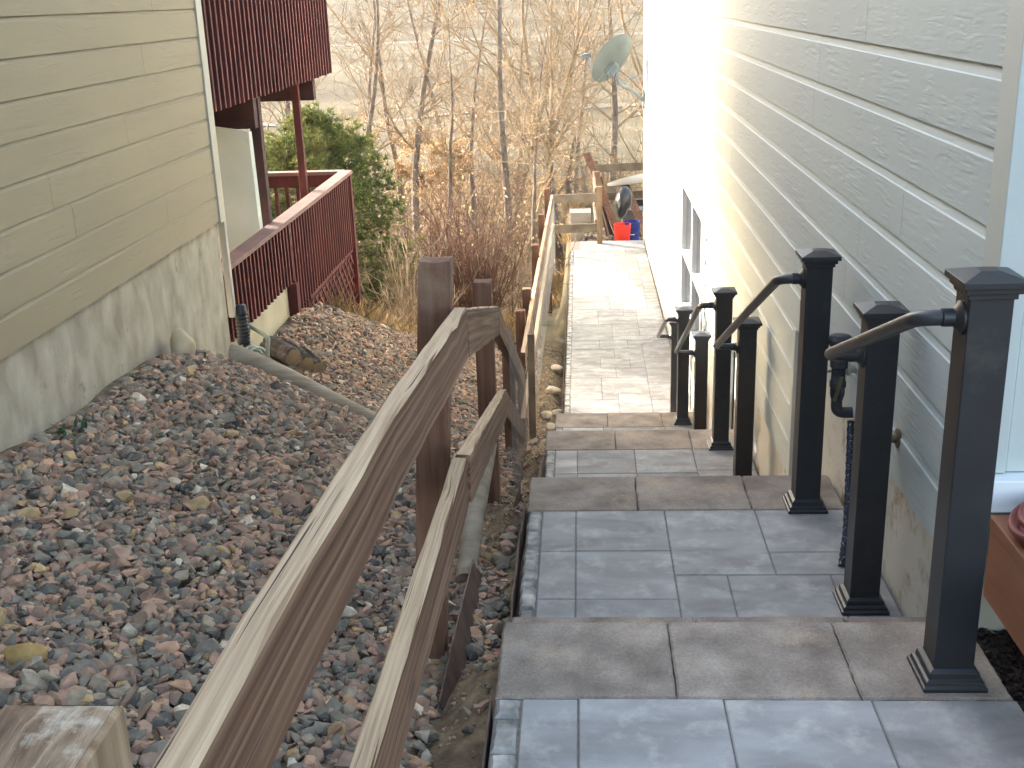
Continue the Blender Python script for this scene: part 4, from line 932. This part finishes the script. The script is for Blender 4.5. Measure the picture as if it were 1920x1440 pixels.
# ------------------------------------------------------------------ far end of the walk
def bucket(x, y, z, r0, r1, h, m, label, handle):
    t = thing('bucket', label, 'bucket', (x, y, z))
    mb = MB(); mb.lathe((x, y, z), (0, 0, 1), [(0, r0), (h * .8, r0 + (r1 - r0) * .8), (h * .8, r1 + .004), (h * .83, r1 + .006), (h * .83, r1), (h * .93, r1), (h * .93, r1 + .005), (h, r1 + .006), (h, r1 - .004), (.012, r0 - .004)], 28); mb.build('body', m, t, smooth='auto')
    if handle:
        mb = MB(); mb.tube([(x + (r1 + .01) * math.cos(a), y - .10 * math.sin(a) - .03, z + h * .88 - .17 * math.sin(a)) for a in np.linspace(0, math.pi, 16)], .003, 6); mb.build('handle', M['wire'], t)
        mb = MB(); mb.tube([(x - .045, y - .135, z + h * .88 - .17), (x + .045, y - .135, z + h * .88 - .17)], .009, 8); mb.build('grip', M['frame_w'], t)
yg = lambda x, y: float(terr(x, y)) 
bucket(.70, 20.28, yg(.7, 20.28), .132, .150, .375, M['bucket_r'], 'bright red plastic bucket at the end of the walk', False)
bucket(.875, 20.50, yg(.875, 20.5), .130, .150, .37, M['bucket_b'], 'dark blue plastic bucket with wire handle behind the red bucket', True)
def board(a, b, w, th, m, label, name='wooden_board', side=(1, 0, 0)):
    a = Vector(a); b = Vector(b); d = (b - a) / 2; s = Vector(side); s = (s - d.normalized() * s.dot(d.normalized())).normalized(); n_ = d.normalized().cross(s)
    mb = MB(); mb.obox((a + b) / 2, d, s * w / 2, n_ * th / 2); return tag(mb.build(name, m, bevel=.003), label, 'board')
board((.085, 22.0, -2.90), (.66, 20.75, -4.25), .14, .04, M['post_b'], 'long brown board leaning over the corner fence post, top left')
board((.30, 21.9, -3.35), (.50, 20.9, -4.27), .15, .035, M['red_dark'], 'dark board leaning on the fence behind the buckets')
board((.80, 21.9, -3.48), (1.17, 20.9, -4.27), .15, .035, M['post_b'], 'brown board leaning right of the black tub')
board((.33, 20.6, -3.65), (.49, 20.4, -4.27), .03, .02, M['oldwood'], 'thin grey stick leaning left of the red bucket')
board((1.5, 21.5, -3.75), (.9, 21.7, -3.80), .12, .08, M['tub'], 'dark beam lying across the junk by the house corner', side=(0, 0, 1))
tb = thing('plastic_tub', 'black oval tub with grey rim propped upright behind the buckets', 'tub', (.76, 21.4, -3.75))
mb = MB(); c0 = Vector((.76, 21.4, -3.72)); ax = Vector((-.10, -.85, .35)).normalized(); u = Vector((.12, .1, 1)); u = (u - ax * u.dot(ax)).normalized(); v = ax.cross(u)
rs = []
for t_, r in ((0, 1), (.06, 1.0), (.10, .93), (.18, .6), (.22, .2)):
    rs.append([c0 + ax * t_ + (u * math.cos(th) * .27 * (1 if math.cos(th) > 0 else 1.15) + v * math.sin(th) * .135 * (1 - .25 * (math.cos(th) < -.3))) * r for th in np.linspace(0, 2 * math.pi, 29)[:-1]])
mb.rings(rs); mb.build('body', M['tub'], tb, smooth='auto')
mb = MB(); mb.tube([c0 + ax * -.005 + (u * math.cos(th) * .28 * (1 if math.cos(th) > 0 else 1.15) + v * math.sin(th) * .145 * (1 - .25 * (math.cos(th) < -.3))) for th in np.linspace(0, 2 * math.pi, 29)], .014, 6, False); mb.build('rim', M['steel'], tb, smooth=True)
mb = MB(); rs = []
for i in range(15):
    t = i / 14; x = .48 + 1.5 * t; wd = .30 * math.sin(math.pi * (t * .92 + .04)) ** .6 + .01; hh = .11 * math.sin(math.pi * (t * .9 + .05)) ** .7
    zc = -3.50 + .22 * t - .06 * t * t
    rs.append([(x, 21.95 + wd * math.cos(a), zc + (hh * math.sin(a) if math.sin(a) > 0 else .35 * hh * math.sin(a))) for a in np.linspace(0, 2 * math.pi, 17)[:-1]])
mb.rings(rs); tag(mb.build('boat_shell', M['hull'], smooth='auto'), 'pale cream curved shell lying on top of the junk by the house corner', 'shell')
mb = MB(); mb.box(.75, 2.0, 21.75, 22.15, -4.3, -3.95); mb.tube([(.8, 21.9, -3.95), (.8, 21.9, -3.6)], .02, 8); mb.tube([(1.4, 21.9, -3.95), (1.4, 21.9, -3.55)], .02, 8); tag(mb.build('trestle', M['steel'], bevel=.01), 'dark grey metal stand under the pale curved shell', 'stand')
for i, (x, y, z, l, h, lab) in enumerate(((-.10, 20.65, -4.34, .25, .22, 'pale concrete block at the bottom of the small stack by the end fence'), (-.11, 20.67, -4.12, .24, .20, 'pale concrete block in the middle of the stack behind the end fence'), (-.04, 20.69, -3.92, .38, .18, 'pale concrete block on top of the stack behind the end fence'))):
    mb = MB(); mb.box(x - l / 2, x + l / 2, y - .2, y + .2, z, z + h - .004); tag(mb.build('concrete_block', M['concrete'], bevel=.008), lab, 'block', 'stacked pale concrete blocks')
n = 260; x = rng.uniform(.0, 1.3, n); y = rng.uniform(19.98, 21.6, n)
tag(scatter('rubble', hulls(10, 10, .06, .045, .03, 33), np.stack([x, y, terr(x, y) + .02], 1), rng.uniform(.4, 1.5, n), M['cobstone'], .4), kind='stuff')

# ------------------------------------------------------------------ vegetation
def rvec(rd): 
    while True:
        v = Vector((rd.uniform(-1, 1), rd.uniform(-1, 1), rd.uniform(-1, 1)))
        if .1 < v.length < 1: return v.normalized()
def limb(rd, p, d, L, r0, r1, nseg, wob, up=.0):
    P = [p.copy()]; q = p.copy(); d = d.normalized()
    for i in range(nseg):
        d = (d + rvec(rd) * wob + Vector((0, 0, up))).normalized(); q = q + d * (L / nseg); P.append(q.copy())
    return P, [r0 + (r1 - r0) * i / nseg for i in range(nseg + 1)]
def bare_tree(name, base, H, r, rd, lean, label, nb=(9, 5, 4), fork=None, leaves=0, first=.35, spread=.9, group='bare trees on the slope below the yard', leafr=.027, leafband=None, up=.10):
    b = Vector(base); t = thing(name, label, 'tree', tuple(b), group)
    tk = MB(); br = MB(); tips = []
    d = Vector((lean[0], lean[1], 1))
    if fork:
        P, Rr = limb(rd, b, d, H * fork, r, r * .72, 8, .05); tk.tube(P, Rr, 9, False)
        stems = []
        for k in range(len(spread_f := rd.sample([0, 1, 2, 3, 4, 5, 6], 4 if leaves else 5))):
            a = 6.28 * k / 5 + rd.uniform(-.4, .4); dd = Vector((math.cos(a) * .38, math.sin(a) * .38, 1)); Q, Rq = limb(rd, P[-1], dd, H * (1 - fork) * rd.uniform(.75, 1.05), r * .5, r * .08, 10, .10, .04); br.tube(Q, Rq, 6, False); stems.append((Q, Rq))
        stems.append((P[5:], Rr[5:]))
    else:
        P, Rr = limb(rd, b, d, H, r, r * .10, 14, .075, .03); tk.tube(P, Rr, 9, False); stems = [(P[int(14 * first):], Rr[int(14 * first):])]
    for P, Rr in stems:
        n1 = nb[0] if len(stems) == 1 else max(3, nb[0] // 2)
        for i in range(n1):
            k = rd.uniform(0, len(P) - 1.01); i0 = int(k); p = P[i0].lerp(P[i0 + 1], k - i0); rr = Rr[i0] * rd.uniform(.28, .45)
            ax = (P[i0 + 1] - P[i0]).normalized(); s = rvec(rd); s = (s - ax * s.dot(ax)).normalized(); dd = (s * spread + ax * .75)
            L = H * rd.uniform(.16, .34) * (1.1 - .5 * k / len(P)); Q, Rq = limb(rd, p, dd, L, rr, .007, 6, .16, up); br.tube(Q, Rq, 5, False)
            for j in range(nb[1]):
                k2 = rd.uniform(1, len(Q) - 1.01); j0 = int(k2); p2 = Q[j0].lerp(Q[j0 + 1], k2 - j0); ax2 = (Q[j0 + 1] - Q[j0]).normalized(); s = rvec(rd); dd = s * .9 + ax2 * .8
                W, Rw = limb(rd, p2, dd, L * rd.uniform(.3, .6), Rq[j0] * .6, .0045, 4, .2, up * .7); br.tube(W, Rw, 4, False)
                for m_ in range(nb[2]):
                    k3 = rd.uniform(.6, len(W) - 1.01); m0_ = int(k3); p3 = W[m0_].lerp(W[m0_ + 1], k3 - m0_); dd = rvec(rd) * .9 + (W[m0_ + 1] - W[m0_]).normalized() * .7
                    T, Rt = limb(rd, p3, dd, L * rd.uniform(.12, .28), .0055, .003, 3, .22, .05); br.tube(T, Rt, 3, False); tips.extend(T[1:])
    tk.build('trunk', M['trunk'], t, smooth=True, fix=False); br.build('branches', M['twig'], t, fix=False)
    if leaves:
        lf = MB(); zz = [p for p in tips if leafband is None or leafband[0] < p.z < leafband[1]] or tips
        for _ in range(leaves):
            p = rd.choice(zz) + Vector((rd.gauss(0, .06), rd.gauss(0, .06), rd.gauss(0, .06))); a = rvec(rd); c = a.cross(rvec(rd)).normalized(); e = leafr * rd.uniform(.6, 1.3)
            lf.add([p - a * e, p + c * e * .6, p + a * e, p - c * e * .6 + a.cross(c) * e * .25], [(0, 1, 2, 3)])
        lf.build('leaves', M['dryleaf'], t, fix=False)
    return t
def gz(x, y): return float(terr(x, y)) - .1
rd = random.Random(42)
big = [  # x, y, height, radius, lean, leaves, fork, label
    (-4.05, 28.0, 10.5, .115, (.0, .0), 7500, None, 'tall bare tree holding tan dead leaves, rising in line with the brown bush'),
    (-.55, 26.5, 9.0, .125, (-.02, 0), 0, .36, 'vase shaped bare tree forking into many pale limbs above the fence corner'),
    (-1.6, 24.5, 9.5, .10, (.02, .0), 300, None, 'slender pale bare tree left of the vase shaped one'),
    (-6.1, 27.5, 9.0, .11, (.16, .02), 500, None, 'leaning bare tree with thick limb above the evergreen'),
    (-3.2, 25.5, 6.2, .075, (.10, 0), 900, None, 'small leafy brown tree between the dead leaved tree and the pale slender one'),
    (-2.9, 30.5, 7.6, .10, (-.06, 0), 1300, None, 'mid sized bare tree with leaning trunk behind the brown bush'),
    (-2.2, 29.0, 7.0, .08, (.20, 0), 700, None, 'thin trunk leaning right behind the brown bush'),
    (.9, 30.5, 9.6, .13, (-.16, 0), 200, None, 'bare tree leaning left near the satellite dish'),
    (2.1, 33.5, 10.5, .14, (.02, 0), 0, .4, 'bare tree mostly hidden by the right house corner'),
    (-5.0, 32.5, 9.0, .12, (.05, 0), 1500, None, 'bare tree with few leaves behind the evergreen'),
    (-8.2, 30.0, 9.0, .13, (.08, 0), 800, None, 'bare tree behind the red deck posts'),
    (-.2, 34.0, 9.0, .11, (.0, 0), 100, None, 'grey bare tree behind the vase shaped tree'),
    (-1.0, 22.6, 5.2, .06, (-.05, 0), 150, None, 'small crooked bare tree just beyond the fence corner'),
    (-3.7, 34.5, 9.5, .10, (-.04, 0), 500, None, 'thin bare tree far behind the dead leaved tree'),
    (-10.5, 31.0, 8.6, .12, (.1, 0), 900, None, 'bare tree seen between the two red decks'),
    (.35, 37.0, 8.6, .09, (-.05, 0), 0, None, 'thin bare tree straight behind the satellite dish'),
    (-6.6, 37.0, 9.2, .11, (0, 0), 400, None, 'bare tree farthest back at the left'),
    (-2.5, 38.5, 9.0, .10, (.05, 0), 100, None, 'pale bare tree farthest back in the middle'),
]
for (x, y, H, r, ln, lv, fk, lab) in big:
    far = y > 32
    bare_tree('bare_tree', (x, y, gz(x, y)), H, r, rd, ln, lab, nb=(17, 8, 6) if not far else (12, 6, 5), fork=fk, leaves=int(lv * 1.6), leafband=(-7.0, -2.9) if lv else None, first=.12 if lv > 600 else .33)
# broken dead stub by the vase tree
mb = MB(); P, Rr = limb(rd, Vector((-.35, 26.0, -4.2)), Vector((.12, 0, 1)), 1.2, .07, .02, 5, .05); mb.tube(P, Rr, 7); mb.tube(*limb(rd, Vector((-.38, 26.1, gz(-.38, 26.1))), Vector((.01, 0, 1)), 2.2, .09, .07, 5, .03), 7)
tag(mb.build('dead_snag', M['trunk']), 'broken brown dead stub standing beside the vase shaped tree', 'dead tree')

def stem_bush(name, base, n, H, spread, m, label, seed, r=.008, sub=5, cat='bush', group=None):
    rd = random.Random(seed); b = Vector(base); mb = MB()
    for i in range(n):
        a = rd.uniform(0, 6.283); s = rd.uniform(.02, 1) * spread; dd = Vector((math.cos(a) * s, math.sin(a) * s, 1)); p = b + Vector((math.cos(a) * .10 * s, math.sin(a) * .10 * s, 0)); L = H * rd.uniform(.55, 1.1)
        P, Rr = limb(rd, p, dd, L, r * rd.uniform(.7, 1.5), .0035, 6, .09, .015); mb.tube(P, Rr, 4, False)
        for j in range(sub):
            k = rd.uniform(1.2, 5.9); i0 = int(k); q = P[i0].lerp(P[i0 + 1], k - i0); dd2 = (P[i0 + 1] - P[i0]).normalized() + rvec(rd) * .7
            Q, Rq = limb(rd, q, dd2, L * rd.uniform(.15, .4), .005, .0025, 4, .16, .03); mb.tube(Q, Rq, 3, False)
            for _ in range(2):
                T, Rt = limb(rd, Q[rd.randint(1, 3)], rvec(rd) + dd2 * .6, L * .10, .0035, .002, 2, .2); mb.tube(T, Rt, 3, False)
    return tag(mb.build(name, m, fix=False), label, cat, group)
stem_bush('bare_bush', (-1.42, 14.6, gz(-1.42, 14.6)), 78, 2.0, .44, M['twig_r'], 'dense reddish brown bare bush behind the capped fence post', 5, .010, 7)
stem_bush('bare_bush', (-2.2, 13.9, gz(-2.2, 13.9)), 42, 1.35, .75, M['brush'], 'pale twiggy bare bush right beside the evergreen', 6, .007, 6)
stem_bush('bare_bush', (-.95, 19.0, gz(-.95, 19)), 22, 1.5, .55, M['brush'], 'sparse pale bush behind the lower fence posts', 8, .007, 5)

# evergreen
def evergreen(base, H, W, label, seed):
    rd = random.Random(seed); b = Vector(base); t = thing('evergreen_tree', label, 'tree', tuple(b))
    mb = MB(); P, Rr = limb(rd, b, Vector((0, 0, 1)), H * .93, .12, .02, 8, .03); mb.tube(P, Rr, 8, False); mb.build('trunk', M['trunk'], t, fix=False, smooth=True)
    br = MB(); tufts = []
    for i in range(380):
        h = rd.uniform(.05, .98) ** .9; z = h * H; a = rd.uniform(0, 6.283)
        prof = (math.sin(math.pi * min(1, .18 + h * .82)) ** .62 if h > .35 else (.72 + .8 * h)) * (1 if h < .9 else .8); R_ = W * prof * rd.uniform(.72, 1.08) * (1 + .13 * math.sin(3 * a + h * 7))
        p0 = b + Vector((0, 0, z * .94)); p1 = b + Vector((math.cos(a) * R_, math.sin(a) * R_, z + rd.uniform(.02, .22)))
        br.tube([p0, p0.lerp(p1, .5) - Vector((0, 0, .04)), p1], [.016, .010, .004], 3, False)
        for s in (.45, .6, .72, .84, .93, 1.0):
            q = p0.lerp(p1, s)
            for _ in range(3): tufts.append((q + Vector((rd.gauss(0, .07), rd.gauss(0, .07), rd.gauss(.02, .06))), (p1 - p0).normalized() * .7 + Vector((0, 0, .6))))
    br.build('branches', M['trunk'], t, fix=False)
    cr = MB()
    for q, d in tufts:
        for _ in range(12):
            dd = (d * .8 + rvec(rd)).normalized(); L = rd.uniform(.06, .13); s = dd.cross(rvec(rd)).normalized() * rd.uniform(.006, .011)
            cr.add([q - s, q + s, q + dd * L], [(0, 1, 2)])
    cr.build('needles', M['needle'], t, fix=False)
bz = gz(-4.0, 17.2)
evergreen((-4.0, 17.2, bz), -1.62 - bz, 1.42, 'rounded green evergreen tree behind the lower red deck', 2)

def blades(name, pts, hgt, n_b, wid, m, seed, spread=.5, label=None):
    rd_ = np.random.default_rng(seed); n = len(pts) * n_b; base = np.repeat(pts, n_b, 0) + np.concatenate([rd_.normal(0, .05, (n, 2)), np.zeros((n, 1))], 1)
    d = np.stack([rd_.normal(0, spread, n), rd_.normal(0, spread, n), np.ones(n)], 1); d /= np.linalg.norm(d, axis=1)[:, None]; L = hgt * rd_.uniform(.4, 1.2, (n, 1))
    s = np.cross(d, rd_.normal(size=(n, 3))); s /= np.linalg.norm(s, axis=1)[:, None]; s *= wid
    V = np.stack([base - s, base + s, base + d * L * .6 + s * .6 + [0, 0, 0], base + d * L + np.array([0, 0, -.1]) * L], 1).reshape(-1, 3)
    F = np.array([[0, 1, 2], [0, 2, 3]])[None] + (np.arange(n) * 4)[:, None, None]; F = F.reshape(-1, 3)
    me = bpy.data.meshes.new(name); me.from_pydata(V.tolist(), [], F.tolist()); me.materials.append(m)
    o = bpy.data.objects.new(name, me); COL.objects.link(o); return tag(o, kind='stuff')
def rpts(n, xa, xb, ya, yb, keep=None):
    x = rng.uniform(xa, xb, n); y = rng.uniform(ya, yb, n)
    if keep is not None: k = keep(x, y); x, y = x[k], y[k]
    return np.stack([x, y, terr(x, y) - .02], 1)
blades('dry_grass', rpts(9000, -9, 0.0, 10.5, 30, lambda x, y: (y > crest(np.maximum(x, -2.6)) + .25) & ((x < -.72) | (y > 20.3))), .30, 7, .0055, M['drygrass'], 4)
blades('tall_grass', rpts(9000, -14, 3.5, 24.5, 52), .42, 5, .010, M['drygrass'], 5)
# tangle of twiggy undergrowth filling the slope among the trees
mb = MB(); rd = random.Random(77)
for i in range(430):
    y = rd.uniform(16.3, 23) if i < 60 else rd.uniform(22, 44); x = rd.uniform(-.36 * y, 1.2) if y < 24 else rd.uniform(-.36 * y, .11 * y + .5)
    if i < 60: x = rd.uniform(-6.5, -.85)
    if y < 24 and x > -.8: continue
    b = Vector((x, y, float(terr(x, y)) - .05)); H = rd.uniform(.7, 2.2) * (.85 if i < 60 else 1)
    for s in range(rd.randint(7, 13)):
        a = rd.uniform(0, 6.283); k = rd.uniform(.1, .8); P, Rr = limb(rd, b + Vector((rd.gauss(0, .2), rd.gauss(0, .2), 0)), Vector((math.cos(a) * k, math.sin(a) * k, 1)), H * rd.uniform(.6, 1.1), .009, .004, 4, .14, .02); mb.tube(P, Rr, 3, False)
        for j in range(5):
            q = P[rd.randint(1, 4)]; T, Rt = limb(rd, q, rvec(rd) + Vector((0, 0, .5)), H * rd.uniform(.15, .35), .0055, .003, 3, .2); mb.tube(T, Rt, 3, False)
tag(mb.build('undergrowth', M['brush'], fix=False), kind='stuff')
lf = MB()
for i in range(9000):
    y = rd.uniform(19, 42); x = rd.uniform(-.30 * y, .0) if rd.random() < .8 else rd.uniform(-.1 * y, .06 * y); 
    if y < 24 and x > -.8: continue
    z = float(terr(x, y, False)) + abs(rd.gauss(0, .9)); p = Vector((x, y, z)); a = rvec(rd); c = a.cross(rvec(rd)).normalized(); e = .034 * rd.uniform(.6, 1.3)
    lf.add([p - a * e, p + c * e * .6, p + a * e, p - c * e * .6], [(0, 1, 2, 3)])
tag(lf.build('undergrowth_leaves', M['dryleaf'], fix=False), kind='stuff')
# scattered scrub out on the meadow
for i, (x, y) in enumerate(((6, 78), (-14, 96), (-3, 120), (12, 130), (-25, 140))):
    stem_bush('meadow_shrub', (x, y, gz(x, y)), 40, 3.0, .6, M['brush'], ['bare shrub alone in the pale meadow near the dish', 'small bare shrub in the meadow left of centre', 'bare shrub in the middle of the far meadow', 'bare shrub in the far meadow right of centre', 'farthest bare shrub at the left of the meadow'][i], 50 + i, .03, 4, 'shrub', 'bare shrubs scattered on the meadow')

# ------------------------------------------------------------------ air
mb = MB(); mb.box(-1600, 1600, -40, 1900, -30, 24)
hz = mb.build('haze', bpy.data.materials.new('haze_air')); tag(hz, kind='stuff')
hm = hz.data.materials[0]; hm.use_nodes = True; hn = hm.node_tree.nodes; hn.clear()
vo = hn.new('ShaderNodeVolumePrincipled'); vo.inputs['Color'].default_value = (.93, .95, 1, 1); vo.inputs['Density'].default_value = .0002; vo.inputs['Anisotropy'].default_value = .3
oo = hn.new('ShaderNodeOutputMaterial'); hm.node_tree.links.new(vo.outputs[0], oo.inputs['Volume'])
